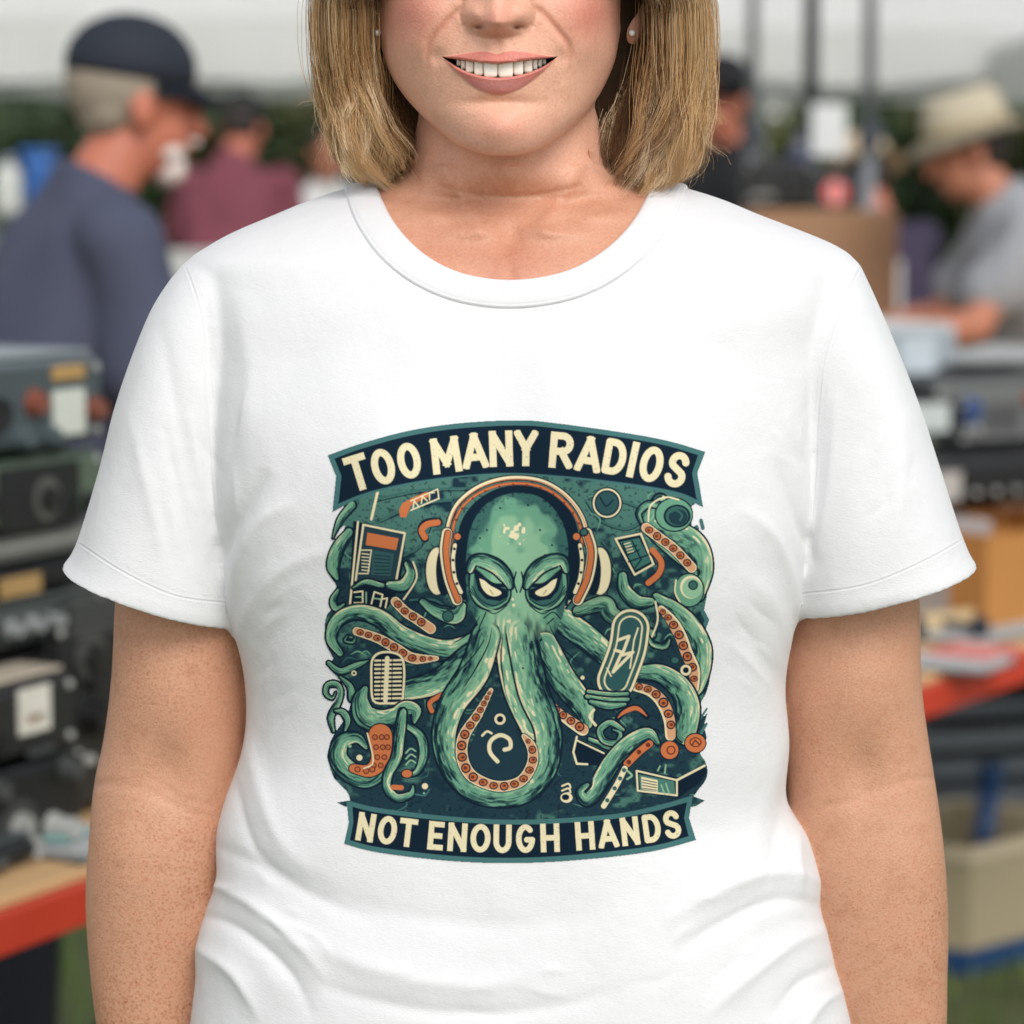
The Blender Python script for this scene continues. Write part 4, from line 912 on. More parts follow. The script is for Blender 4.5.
# central stem and the big loop
tentacle([(515, 622), (517, 655), (522, 690), (535, 725)], [20, 21, 19, 16], 1, 50)
tentacle([(520, 630), (533, 690), (547, 725), (548, 755), (541, 775), (524, 791), (500, 796), (473, 790), (452, 768), (444, 738), (452, 705), (474, 672), (486, 636)], [15, 16, 14.5, 13, 12.5, 12.5, 12, 12, 12, 12.5, 14, 16, 15], 1, 51)
p_ = catmull([(491, 690), (478, 714), (464, 736), (462, 756), (470, 774), (488, 784), (505, 786), (522, 780), (532, 764), (532, 748), (524, 736)], 5)
pw = [4, 9, 11, 11, 11, 10, 10, 10, 10, 9, 3]
band(p_, [k*5 for k in range(11)], pw, 0)
inner = [tuple(q) for q in catmull([(500, 694), (493, 705), (484, 716), (474, 736), (470, 755), (478, 770), (494, 778), (512, 776), (524, 764), (524, 748), (516, 734), (508, 715), (503, 700), (500, 694)], 4)]
fill(inner, INK(34, 60, 72)); disc(500, 719, 5.6, CREAM); disc(500, 719, 3.2, NAVY); line(BL((735, 450), (755, 432), (775, 440)), 2.2, CREAM, 4); line(BL((800, 560), (768, 520), (770, 475), (810, 448), (850, 465), (855, 500), (830, 510)), 4.0, CREAM, 5)
# right inner stem outline strokes
line(BR((100, 90), (125, 200), (175, 330), (212, 470)), 1.2, NAVY, 6)
# head
hd_ = [(466, 560), (468, 540), (473, 522), (484, 506), (500, 496), (520, 492.5), (540, 497), (555, 510), (564, 526), (568, 545), (568, 562), (569, 580), (566, 600), (562, 618), (548, 640), (518, 648), (488, 640), (476, 620), (469, 604), (466, 585)]
hp = [tuple(q) for q in catmull(hd_+[hd_[0]], 5)]
# headphones first
bandp = [(446, 545), (449, 522), (458, 503), (476, 488), (498, 479.5), (520, 477.5), (542, 481), (562, 492), (577, 508), (585, 525), (587, 545)]
fill([tuple(q) for q in catmull([(458, 600), (455, 560), (460, 525), (474, 503), (496, 489), (520, 485), (544, 490), (562, 502), (575, 520), (580, 550), (577, 600)], 5)], NAVY)
bi = [(x*.93+518*.07, y*.93+560*.07) for x, y in bandp]
line(bi, 3.4, DKO, 6); line(bi, 2.2, ORG, 6)
for q in catmull(bi, 3)[2:-2:2]: disc(q[0], q[1]+1.4, 1.2, DKO)
line(bandp, 6.0, NAVY, 6); line(bandp, 3.4, CREAM, 6); line([(x+.6, y+1.4) for x, y in bandp], 1.0, ORG, 6)
for sx in (-1, 1):
    cx = 437 if sx < 0 else 600; disc(cx, 571, 12.5, NAVY, 25); disc(cx+sx*0, 571, 10.8, CREAM, 23.4); disc(cx-sx*7, 571, 8, NAVY, 25)
    a = [(447, 533), (445, 552), (449, 578), (457, 600)] if sx < 0 else [(587, 533), (592, 552), (588, 578), (578, 600)]
    line(a, 12.5, NAVY, 6); line(a, 10, CREAM, 6); line([(x-sx*.8, y) for x, y in a], 7.4, NAVY, 6); line([(x-sx*1.0, y) for x, y in a], 5.4, ORG, 6)
    b_ = [(455, 545), (453, 560), (455, 578), (461, 592)] if sx < 0 else [(580, 545), (582, 560), (580, 578), (575, 592)]
    line(b_, 6, NAVY, 6); line(b_, 3.6, CREAM, 6)
    for q in catmull(b_, 3)[1:-1:2]: disc(*q, 1.5, NAVY)
disc(457.5, 536.5, 4.2, NAVY); disc(457.5, 536.5, 3.2, ORG); disc(576.5, 536.5, 4.6, NAVY); disc(576.5, 536.5, 3.4, ORG); disc(584, 532, 4.5, NAVY); disc(584, 532, 3, G3)
hq = [q for q in hp if q[1] < 604]; fill(hq, NAVY, grow=2.4); sl = win(hp, 4); x, y = GX[sl], GY[sl]; d, _, _ = pdist(x, y, hp, True); ins = inside(x, y, hp)
mk = sstep(-.4, .6, np.where(ins, d, -d))*sstep(646, 612, y+(vnoise(x/3, y/12)-.5)*26); depth = np.clip(np.where(y > 590, np.maximum(d, np.minimum(x-468, 566-x)), d)/26, 0, 1)
g = vnoise(x/8+4, y/10+2); g2 = vnoise(x/2.2+9, y/2.8+5)
f = depth*1.2+(g-.5)*.7-.35+.25*sstep(540, 500, y)*0; c = np.zeros(x.shape+(3,))+np.array(G1)
mi = lambda c, col, w: c*(1-w[..., None])+np.array(col)*w[..., None]
c = mi(c, G3, sstep(.28, -.15, f)); c = mi(c, G2, sstep(.45, .85, f)*.8); c = mi(c, NAVY, .6*sstep(.12, .02, depth)*sstep(.45, .7, g2)); c = mi(c, NAVY, .5*sstep(.76, .84, g2)*sstep(.6, .1, depth))
hb = np.exp(-((x-511)/15)**2-((y-533)/14)**2); c = mi(c, CREAM, sstep(.66, .76, hb*.78+(vnoise(x/4+70, y/4+33)-.5)*1.1+.0)); 
st = np.exp(-((x-516)/9)**2)*sstep(598, 620, y); c = mi(c, CREAM, sstep(.72, .84, st*.6+(vnoise(x/3+40, y/9+3)-.5)*1.2)); c = mi(c, CREAM, .9*sstep(.75, .85, np.exp(-((x-514)/6)**2-((y-600)/12)**2)*.8+(g2-.5)*.5))
put(sl, mk, c)
# join of head and stems: shade lines
for pts in ([(492, 628), (488, 645), (476, 668), (462, 690)], [(503, 634), (501, 660), (505, 690)], [(534, 630), (540, 655), (556, 680)], [(548, 622), (560, 645), (580, 664)], [(480, 616), (470, 632), (452, 644)]): line(pts, 1.7, NAVY, 6, taper=True)
# eyes
for sx in (-1, 1):
    mx_ = lambda pts: [(518.5+sx*(518.5-px_)*-1 if False else (px_ if sx < 0 else 1036.5-px_), py_) for px_, py_ in pts]
    sock = mx_([(469, 566), (478, 570), (492, 582), (508, 584), (512, 592), (508, 604), (494, 611), (479, 608), (470, 596), (468, 580)])
    fill([tuple(q) for q in catmull(sock+[sock[0]], 4)], NAVY, .8); fill([tuple(q) for q in catmull([(a, b) for a, b in mx_([(471, 572), (480, 577), (492, 586), (507, 588), (510, 594), (505, 604), (492, 609), (479, 605), (471, 594), (470, 582)])], 4)], G1); fill([tuple(q) for q in catmull([(a, b) for a, b in mx_([(474, 574), (488, 586), (506, 588), (509, 594), (503, 603), (490, 607), (478, 600), (473, 588)])], 4)], G3)
    for o in (0, 4.2, 8): line(mx_([(472-o*.2, 586+o*.6), (480, 599+o*.7), (494, 605.5+o), (507, 599+o*.8)]), 1.1, NAVY, 5); 
    line(mx_([(473, 596), (482, 606), (496, 611)]), 1.1, G2, 5)
    fill(mx_([(474, 573), (486, 578), (500, 587), (508, 590), (508, 597), (500, 601), (486, 599), (478, 590)]), NAVY, .6)
    ey = mx_([(479.4, 578.4), (484.5, 580.5), (490.5, 585.5), (500.6, 591.2), (500, 594.6), (494, 596.2), (487.5, 594), (482, 587.5)]); fill([tuple(q) for q in catmull(ey+[ey[0]], 4)], CREAM); line(mx_([(490, 590), (493, 594)]), 1.4, INK(190, 170, 120))
    tentacle(mx_([(470, 570), (474, 561), (484, 561), (497, 567), (506, 577), (510, 586)]), [4, 6, 7.5, 8, 7, 4], -sx, 60+sx, hi=.9)
line([(516, 572), (514, 582), (517, 592)], 1.6, NAVY, 4); line([(521.5, 572), (523, 582), (520, 592)], 1.6, NAVY, 4)
for px_, py_ in ((528, 505), (500, 508), (540, 530), (552, 545), (480, 538), (487, 530), (545, 555), (532, 642), (523, 668), (541, 640)): disc(px_, py_, 1.1, NAVY)
for pts in ([(544, 618), (553, 612), (560, 618)], [(547, 624), (554, 618)], [(484, 640), (474, 655), (458, 672)], [(486, 612), (479, 628)]): line(pts, 1.3, NAVY, 4)
# ---- banners
bt_top = [(327.6, 455), (360, 443.5), (408, 430.5), (460, 422.8), (518, 420), (557, 423), (627, 432.8), (670, 441), (705.7, 451.6)]
bt_bot = [(703.4, 507.3), (678.7, 496), (641, 487.9), (580, 479.5), (520, 474.5), (480, 475.5), (427, 481.5), (368.6, 494.5), (332.3, 512)]
top = [tuple(q) for q in catmull(bt_top, 5)]; bot = [tuple(q) for q in catmull(bt_bot, 5)]
full = top+[(697.5, 472.7)]+bot+[(336, 476)]
fill(full, TEAL)
tin = [tuple(q) for q in catmull([(334.5, 458.5), (362, 448.5), (409, 435.8), (460, 428.2), (518, 425.4), (557, 428.3), (626, 438), (668, 446), (698, 455)], 5)]
bin_ = [tuple(q) for q in catmull([(696.5, 499), (678, 491.5), (641, 484.5), (580, 477), (520, 472.5), (480, 473.5), (427, 479), (371, 490.5), (338.5, 503)], 5)]
fill(tin+[(692, 473)]+bin_+[(341.5, 476)], NAVY); line(bin_, 1.2, INK(20, 40, 56))
bb_top = [(346.3, 799.9), (380, 808), (450.6, 816.3), (520, 819.6), (603.7, 815), (650.6, 807), (692.8, 795.2)]
bb_bot = [(696.3, 839.8), (650.6, 851.5), (580, 859.7), (515, 862.9), (450.6, 860.8), (380, 852.6), (344, 843.7)]
fill([tuple(q) for q in catmull(bb_top, 5)]+[(689.3, 817.5)]+[tuple(q) for q in catmull(bb_bot, 5)]+[(348.7, 822)], TEAL)
fill([tuple(q) for q in catmull([(352.5, 806.5), (380, 812.8), (450.6, 821), (520, 824.4), (603.7, 819.8), (650.6, 811.8), (687, 802)], 5)]+[(684, 818)]+[tuple(q) for q in catmull([(688.6, 836), (650.6, 846), (580, 854.2), (515, 857.6), (450.6, 855.5), (380, 847.3), (350, 840)], 5)]+[(353.5, 822)], NAVY)
arc = lambda cx, cy, rx, ry, a0, a1, n=14: [(cx+rx*math.cos(math.radians(a0+(a1-a0)*k/n)), cy+ry*math.sin(math.radians(a0+(a1-a0)*k/n))) for k in range(n+1)]
GL = { # strokes in a box x 0..1, y 0 (base)..1
 'T': [[(0, 1), (1, 1)], [(.5, 1), (.5, 0)]], 'O': [arc(.5, .5, .5, .5, 0, 360, 28)], 'M': [[(0, 0), (.04, 1), (.5, .22), (.96, 1), (1, 0)]], 'A': [[(0, 0), (.5, 1), (1, 0)], [(.2, .27), (.8, .27)]],
 'N': [[(0, 0), (0, 1), (1, 0), (1, 1)]], 'Y': [[(0, 1), (.5, .48), (1, 1)], [(.5, .48), (.5, 0)]], 'R': [[(0, 0), (0, 1)], [(0, 1), (.55, 1)]+arc(.55, .73, .45, .27, 90, -90, 10)[1:]+[(0, .46)], [(.5, .46), (1, 0)]],
 'D': [[(0, 0), (0, 1), (.4, 1)]+arc(.4, .5, .6, .5, 90, -90, 16)[1:]+[(0, 0)]], 'I': [[(.5, 0), (.5, 1)]], 'S': [arc(.5, .75, .46, .25, 15, 200, 12)+[(.16, .60), (.84, .42)]+arc(.5, .25, .48, .25, 25, -165, 12)],
 'E': [[(1, 1), (0, 1), (0, 0), (1, 0)], [(0, .5), (.86, .5)]], 'U': [[(0, 1), (0, .38)]+arc(.5, .38, .5, .38, 180, 360, 14)[1:]+[(1, 1)]], 'G': [arc(.5, .5, .5, .5, 48, 335, 22)+[(1, .45), (.6, .45)]], 'H': [[(0, 0), (0, 1)], [(1, 0), (1, 1)], [(0, .5), (1, .5)]]}
def letters(items, cx, cy, Rb, h, st, up):
    for (chx, px_, w_, py_) in items:
        # local frame of the letter on the circle
        th = math.atan2(px_-cx, (cy-py_)*up)
        ex = np.array([math.cos(th), math.sin(th)*up]); eu = np.array([math.sin(th)*up, -math.cos(th)])
        c0 = np.array([px_, py_])
        hw = (w_-st)/2; hh = (h-st)/2
        strokes = GL[chx]
        if chx in 'MANYE': strokes = [[s_[k], s_[k+1]] for s_ in strokes for k in range(len(s_)-1)]
        for stroke in strokes:
            pts = [tuple(c0+ex*((a-.5)*2*hw)+eu*((b-.5)*2*hh)) for a, b in stroke]
            sl = win(pts, st+1); x, y = GX[sl], GY[sl]
            d, r, s_ = pdist(x, y, pts)
            # square-cut ends: keep inside the letter's own top and base line
            u_ = (x-c0[0])*ex[0]+(y-c0[1])*ex[1]; v_ = (x-c0[0])*eu[0]+(y-c0[1])*eu[1]
            d = np.maximum(d-st/2, np.maximum(np.abs(v_)-h/2, np.abs(u_)-w_/2-.2))
            # butt ends become square where the stroke stops on the base or cap line
            sq = np.full(x.shape, 99.)
            for (a0, a1) in ((0, 1), (-1, -2)):
                p0 = np.array(pts[a0]); p1 = np.array(pts[a1]); t = (p0-p1)/np.linalg.norm(p0-p1); n_ = np.array([-t[1], t[0]])
                lt = (x-p0[0])*t[0]+(y-p0[1])*t[1]; ln = (x-p0[0])*n_[0]+(y-p0[1])*n_[1]
                if len(stroke) < 20 and chx not in 'SG': sq = np.minimum(sq, np.maximum(np.abs(ln)-st/2, np.abs(lt)-st/2))
            sq = np.maximum(sq, np.maximum(np.abs(v_)-h/2, np.abs(u_)-w_/2-.2))
            dd = np.minimum(d, sq); gr = vnoise(x/1.1+5, y/1.1+8)
            put(sl, sstep(.38, -.38, dd)*(1-.45*sstep(.86, .93, gr)), CREAM)
letters([('T', 358, 22.5, 472.5), ('O', 383, 23, 466.5), ('O', 409, 23, 460.6), ('M', 445.8, 29.5, 455), ('A', 474.8, 26, 450.5), ('N', 501, 23.5, 448.6), ('Y', 526, 24, 448), ('R', 561.5, 23.5, 450.3), ('A', 589, 26, 454), ('D', 615, 22.5, 457), ('I', 633, 8, 459.5), ('O', 651.5, 23, 464.2), ('S', 677, 21.5, 469.6)], 518, 990, 525, 36, 7.1, 1)
letters([('N', 366, 17.5, 827), ('O', 387.5, 19, 830), ('T', 408, 18, 832.5), ('E', 436, 15.5, 835.5), ('N', 457.5, 19, 837), ('O', 480.5, 20, 838), ('U', 502.5, 18, 838.6), ('G', 525.5, 19, 838.4), ('H', 550, 19, 837.6), ('H', 585, 19, 835.6), ('A', 608, 20.5, 833.4), ('N', 630, 18, 831), ('D', 651.8, 17.5, 828), ('S', 672, 17, 824.3)], 520, -126, 978, 28.5, 5.5, -1)
# ---- lay the print on the cloth
bm = bmesh.new(); bm.from_mesh(shirt.data); bvh2 = BVHTree.FromBMesh(bm); bm.free()
ST = 8; cxs = np.arange(0, NX+ST, ST); cys = np.arange(0, NY+ST, ST)
Hc = np.zeros((len(cys), len(cxs), 3))
for j, yy in enumerate(cys):
    for i, xx in enumerate(cxs):
        h, n_ = hit(bvh2, X0+xx/SSF, Y0+yy/SSF); Hc[j, i] = h+np.array([0, -.00055, 0])
jy = np.arange(NY)/ST; ix = np.arange(NX)/ST; j0 = jy.astype(int); i0 = ix.astype(int); fy_ = (jy-j0)[:, None, None]; fx_ = (ix-i0)[None, :, None]
V = (Hc[j0][:, i0]*(1-fx_)+Hc[j0][:, i0+1]*fx_)*(1-fy_)+(Hc[j0+1][:, i0]*(1-fx_)+Hc[j0+1][:, i0+1]*fx_)*fy_
idx = np.arange(NX*NY).reshape(NY, NX); ok = alp > .5
m = ok[:-1, :-1] & ok[1:, :-1] & ok[:-1, 1:] & ok[1:, 1:]
Fq = np.stack([idx[:-1, :-1][m], idx[1:, :-1][m], idx[1:, 1:][m], idx[:-1, 1:][m]], 1)
used = np.unique(Fq); remap = np.full(NX*NY, -1); remap[used] = np.arange(len(used))
M_print = bpy.data.materials.new('screen_print_ink'); M_print.use_nodes = True; nt = M_print.node_tree; b = nt.nodes['Principled BSDF']
at = nt.nodes.new('ShaderNodeAttribute'); at.attribute_name = 'ink'; nt.links.new(at.outputs['Color'], b.inputs['Base Color']); b.inputs['Roughness'].default_value = .85; b.inputs['Specular IOR Level'].default_value = .1
tc = nt.nodes.new('ShaderNodeTexCoord'); n = nt.nodes.new('ShaderNodeTexNoise'); n.inputs['Scale'].default_value = 1100; nt.links.new(tc.outputs['Object'], n.inputs['Vector'])
bp = nt.nodes.new('ShaderNodeBump'); bp.inputs['Strength'].default_value = .2; bp.inputs['Distance'].default_value = .0004; nt.links.new(n.outputs['Fac'], bp.inputs['Height']); nt.links.new(bp.outputs[0], b.inputs['Normal'])
pr = mesh_obj('octopus_print', V.reshape(-1, 3)[used], remap[Fq], M_print, shirt)
set_attr(pr.data, 'ink', img.reshape(-1, 3)[used], 'FLOAT_COLOR')
# ------------------------------------------------------------------ GROUND
M_grass = mat('lawn', lin(80, 88, 52), .9, var=.45, scale=3, bump=.6, bscale=60)
N = 60; gx = np.linspace(-1, 1, N); gv = []; 
for j in range(N):
    for i in range(N):
        x = np.sign(gx[i])*abs(gx[i])**3*400; y = 40+np.sign(gx[j])*abs(gx[j])**3*400
        gv.append((x, y, .0))
gf = np.array([[j*N+i, j*N+i+1, (j+1)*N+i+1, (j+1)*N+i] for j in range(N-1) for i in range(N-1)])
tag(mesh_obj('ground', gv, gf, M_grass), kind='structure')
M_blade = bpy.data.materials.new('grass_blade'); M_blade.use_nodes = True; nt = M_blade.node_tree; b = nt.nodes['Principled BSDF']
at = nt.nodes.new('ShaderNodeAttribute'); at.attribute_name = 'tint'; nt.links.new(at.outputs['Color'], b.inputs['Base Color']); b.inputs['Roughness'].default_value = .6
nb = 26000; bx = rng.uniform(-3, 4, nb); by = rng.uniform(0.6, 6.5, nb); hh = rng.uniform(.03, .075, nb); an = rng.uniform(0, 6.28, nb); wd = .004; ln_ = rng.normal(0, .02, (nb, 2))
z = np.zeros(nb); dx_ = np.cos(an)*wd; dy_ = np.sin(an)*wd
v = np.stack([np.stack([bx-dx_, by-dy_, z], 1), np.stack([bx+dx_, by+dy_, z], 1), np.stack([bx+ln_[:, 0], by+ln_[:, 1], hh], 1)], 1).reshape(-1, 3)
gr = mesh_obj('grass', v, np.arange(nb*3).reshape(-1, 3), M_blade); tag(gr, 'short green lawn grass under the trestle tables', 'grass', kind='stuff')
gc = np.array(lin(96, 120, 52))*rng.uniform(.5, 1.3, (nb, 1)); set_attr(gr.data, 'tint', np.repeat(gc, 3, 0), 'FLOAT_COLOR')

# ------------------------------------------------------------------ TABLES
M_wood = mat('table_top_wood', lin(206, 168, 120), .55, var=.15, scale=14); M_red = mat('red_table_rail', lin(196, 58, 36), .45, var=.08, scale=10)
M_leg = mat('table_leg_metal', lin(60, 62, 64), .4, .8); M_grey = mat('grey_cloth', lin(120, 122, 124), .85, var=.1, scale=9)
def table(name, label, O, ang, length, depth, z, group, back=0.0, top=None, rail=None):
    t = empty(name, (O[0], O[1], 0), ang); tag(t, label, 'table', group)
    bm = bmesh.new(); bm_box(bm, (length/2-back, depth/2, z-.006), (length, depth, .012), bev=.002); from_bm('tabletop', bm, top or M_wood, t)
    bm = bmesh.new(); bm_box(bm, (length/2-back, -.006, z-.012-.0225), (length, .014, .045), bev=.003); from_bm('front_rail', bm, rail or M_red, t)
    bm = bmesh.new(); bm_box(bm, (length/2-back, depth+.006, z-.0345), (length, .014, .045), bev=.003); from_bm('back_rail', bm, rail or M_red, t)
    for sx in (-back+.12, length-back-.12):
        for y0, y1 in ((.06, depth-.06), (depth-.06, .06)):
            bm = bmesh.new(); bm_cyl(bm, (sx, y0, 0), (sx, y1, z-.03), .014, .014, 12); bm_ball(bm, (sx, y0, .012), .018, 10); from_bm('leg', bm, M_leg, t, True)
            sx += .03
    return t
def frame(pxa, pya, pxb, pyb, z):
    A = G(pxa, pya, z); B = G(pxb, pyb, z); e = (B-A)/np.linalg.norm(B-A); n = np.array([-e[1], e[0], 0]); return A, e, n, math.atan2(e[1], e[0])
ZT = .76
LO, LE, LN, LA = frame(0, 898, 85, 868, ZT); RO, RE, RN, RA = frame(925, 677, 1024, 644, ZT)
table('trestle_table', 'trestle table with wooden top and orange red edge, covered in old radios on the left', LO, LA, 2.25, 1.0, ZT, 'trestle tables with red rails', back=1.1)
table('trestle_table', 'red edged trestle table holding cardboard boxes and equipment behind the arm on the right', RO, RA, 3.4, 1.05, ZT, 'trestle tables with red rails', back=.15)

# ------------------------------------------------------------------ RADIO EQUIPMENT
MM = {}
def cm(r, g, b, rough=.5, metal=0.0, var=.12):
    k = (r, g, b, rough, metal)
    if k not in MM: MM[k] = mat('paint', lin(r, g, b), rough, metal, var=var, scale=25, bump=.15, bscale=400)
    return MM[k]
KNOB = (24, 24, 26); SIL = (170, 170, 166)
def radio(name, label, cat, corner, ang, w, d, h, z, case, panel, feats, group=None, top=None, feet=True):
    """corner = lower right front corner on plan; front faces local -y"""
    e = np.array([math.cos(ang), math.sin(ang), 0]); o = np.array([corner[0], corner[1], 0])-e*w
    t = empty(name, (o[0], o[1], z), ang); tag(t, label, cat, group); zf = .008 if feet else 0
    bm = bmesh.new(); bm_box(bm, (w/2, d/2+.004, zf+(h-zf)/2), (w, d, h-zf), bev=min(.006, h*.08))
    for k in range(5): bm_box(bm, (w*.5, d*(.3+.1*k), h+.0005), (w*.6, .006, .002))
    for sx in (.06, .94):
        for sy in (.1, .9):
            if feet: bm_cyl(bm, (w*sx, d*sy, 0), (w*sx, d*sy, zf+.002), .01, .01, 12)
    from_bm('case', bm, cm(*case), t)
    def small(nm, r, ln, x_, z_):
        key = (nm, r, ln)
        if key not in SMALL:
            bm = bmesh.new(); bm_cyl(bm, (0, 0, 0), (0, -ln, 0), r, r*.9, 12); o_ = from_bm(nm, bm, cm(*SIL), t); SMALL[key] = o_.data
        else: o_ = bpy.data.objects.new(nm, SMALL[key]); COL.objects.link(o_); o_.parent = t
        o_.location = (x_, -.0065, z_)
    for sx in (.035, .965):
        for sy in (.14, .86): small('screw', .005, .004, w*sx, zf+(h-zf)*sy)
    for q in range((3, 4, 5)[len(label) % 3]): small('switch', .006, .009, w*(.12+.07*q), zf+(h-zf)*.24)
    if top:
        bm = bmesh.new(); bm_box(bm, (w/2, d/2+.004, h+.004), (w*.98, d*.98, .005), bev=.002); from_bm('top_cover', bm, cm(*top), t)
    bm = bmesh.new(); bm_box(bm, (w/2, -.001, zf+(h-zf)/2), (w-.012, .012, h-zf-.012), bev=.003)
    fr = [(0, 0), (1, 0)]
    from_bm('front_panel', bm, cm(*panel), t)
    for f in feats:
        k = f[0]; u = f[1]*w; v = f[2]*h
        if k == 'knob':
            bm = bmesh.new(); r = f[3]; bm_cyl(bm, (u, -.006, v), (u, -.011, v), r*1.25, r*1.2, 28); bm_cyl(bm, (u, -.011, v), (u, -.011-f[5], v), r, r*.9, 28)
            bm_box(bm, (u, -.0115-f[5], v+r*.5), (r*.12, .002, r*.7)); from_bm('knob', bm, cm(*f[4]), t)
        elif k == 'plate':
            bm = bmesh.new(); bm_box(bm, (u, -.0085, v), (f[3], .004, f[4]), bev=.001); o_ = from_bm(f[6] if len(f) > 6 else 'label_plate', bm, cm(*f[5]), t)
        elif k == 'dial':
            bm = bmesh.new(); bm_cyl(bm, (u, -.006, v), (u, -.012, v), f[3], f[3]*.96, 36); o_ = from_bm('dial', bm, cm(*f[4]), t)
            bm = bmesh.new(); bm_cyl(bm, (u, -.012, v), (u, -.020, v), f[3]*.55, f[3]*.5, 28); from_bm('dial_hub', bm, cm(*f[5]), o_)
        elif k == 'handle':
            bm = bmesh.new(); chain(bm, [Vector((u, -.006, v)), Vector((u, -.032, v)), Vector((u+f[3], -.032, v)), Vector((u+f[3], -.006, v))], [.004]*4, 10); from_bm('handle', bm, cm(*f[4]), t, True)
        elif k == 'grille':
            bm = bmesh.new()
            for q in range(7): bm_box(bm, (u, -.0085, v+(q-3)*f[4]/7), (f[3], .005, f[4]/16))
            from_bm('grille', bm, cm(*f[5]), t)
    return t
SMALL = {}
BLK = (26, 28, 29); BLK2 = (14, 15, 16)
# front stack at the table edge on the left
c1 = G(77, 836, ZT); hA = Zat(c1, 752)-ZT; hB = Zat(c1, 672)-Zat(c1, 750)
radio('amplifier', 'black amplifier with large dial and silver knob at the table edge, below the stickered radio', 'amplifier', c1, LA, .40, .30, hA, ZT, BLK, BLK2,
      [('dial', .70, .34, .034, (58, 58, 58), (150, 150, 146)), ('knob', .86, .24, .013, SIL, .03), ('knob', .60, .86, .011, (70, 72, 72), .014), ('knob', .93, .86, .011, (70, 72, 72), .014), ('plate', .25, .5, .12, .07, (40, 44, 46)), ('knob', .2, .2, .014, KNOB, .016), ('knob', .4, .2, .014, KNOB, .016)], 'old radio sets on the left table')
radio('radio_receiver', 'black radio with white and yellow sticker and beige lid, upon the amplifier', 'radio', c1+LN*.005, LA, .40, .42, hB, ZT+hA+.003, BLK, (32, 32, 33),
      [('plate', .80, .66, .056, .050, (214, 210, 198)), ('plate', .80, .56, .034, .012, (222, 160, 30), 'yellow_block'), ('plate', .20, .5, .16, .05, (60, 64, 66)), ('knob', .45, .4, .016, KNOB, .018), ('plate', .83, .12, .05, .006, (70, 74, 74)), ('knob', .60, .4, .012, KNOB, .018)], 'old radio sets on the left table', top=(188, 176, 158))
c2 = G(113, 822, ZT)+LN*.05; h2 = Zat(c2, 742)-ZT
radio('power_supply', 'low black power supply with grey lid, just right of the stickered radio', 'power supply', c2, LA, .20, .3, h2, ZT, BLK2, BLK, [('knob', .8, .3, .014, KNOB, .02), ('plate', .4, .7, .1, .012, (90, 94, 94)), ('knob', .3, .3, .014, SIL, .02)], 'old radio sets on the left table', top=(128, 124, 120))
c2b = c2+LE*.10+LN*.18; h3 = Zat(c2b, 690)-ZT
radio('signal_meter', 'black test meter with grey lid and white papers on it, behind the low power supply', 'meter', c2b, LA, .26, .28, h3, ZT, BLK2, BLK, [('plate', .6, .5, .12, .05, (60, 60, 60)), ('knob', .85, .3, .012, SIL, .02)], 'old radio sets on the left table', top=(110, 110, 106))
# tall stack behind
c3 = G(120, 806, ZT)+LN*.02
zs = [ZT]+[float(Zat(c3, r)) for r in (700, 636, 585, 548, 520, 446, 352)]
cs = c3
radio('rack_unit', 'black rack unit hidden low in the tall radio stack, lowest one', 'radio unit', cs, LA, .50, .40, zs[1]-zs[0], zs[0], BLK2, BLK2, [('knob', .8, .5, .02, KNOB, .02)], 'old radio sets on the left table')
radio('rack_unit', 'black rack unit with round pale meter near the beige lid of the stickered radio', 'radio unit', cs, LA, .50, .40, zs[2]-zs[1]-.002, zs[1], BLK2, BLK, [('dial', .72, .5, .017, (190, 190, 182), (150, 150, 144)), ('knob', .9, .5, .016, KNOB, .02), ('grille', .35, .5, .16, .03, (50, 52, 52))], 'old radio sets on the left table')
radio('rack_unit', 'black rack unit with silver switch row below the unit with the small yellow label', 'radio unit', cs, LA, .50, .40, zs[3]-zs[2]-.002, zs[2], BLK2, (30, 36, 38), [('knob', .70, .6, .009, (140, 144, 144), .012), ('knob', .62, .6, .009, (140, 144, 144), .012), ('knob', .78, .6, .009, (140, 144, 144), .012), ('plate', .5, .85, .42, .008, (92, 98, 96))], 'old radio sets on the left table')
radio('rack_unit', 'black rack unit with a small yellow label in the middle of the tall radio stack', 'radio unit', cs, LA, .50, .40, zs[4]-zs[3]-.002, zs[3], BLK, BLK2, [('plate', .66, .5, .075, .022, (166, 134, 84)), ('plate', .5, .06, .46, .006, (80, 86, 84))], 'old radio sets on the left table')
radio('tape_deck', 'flat silver grey deck between the green radio and the yellow labelled unit', 'tape deck', cs+LE*.01, LA, .52, .40, zs[5]-zs[4]-.002, zs[4], (122, 122, 116), (128, 128, 122), [('plate', .5, .35, .4, .008, (84, 84, 82))], 'old radio sets on the left table')
radio('field_radio', 'dark green radio with black panel and round dial, second from top of the stack', 'radio', cs, LA, .50, .40, zs[6]-zs[5]-.002, zs[5], (62, 76, 62), (84, 98, 82), [('plate', .74, .48, .15, .072, (20, 22, 23), 'dark_panel'), ('dial', .76, .44, .026, (84, 84, 80), (20, 20, 20)), ('knob', .5, .5, .018, KNOB, .02), ('knob', .93, .3, .01, KNOB, .02)], 'old radio sets on the left table')
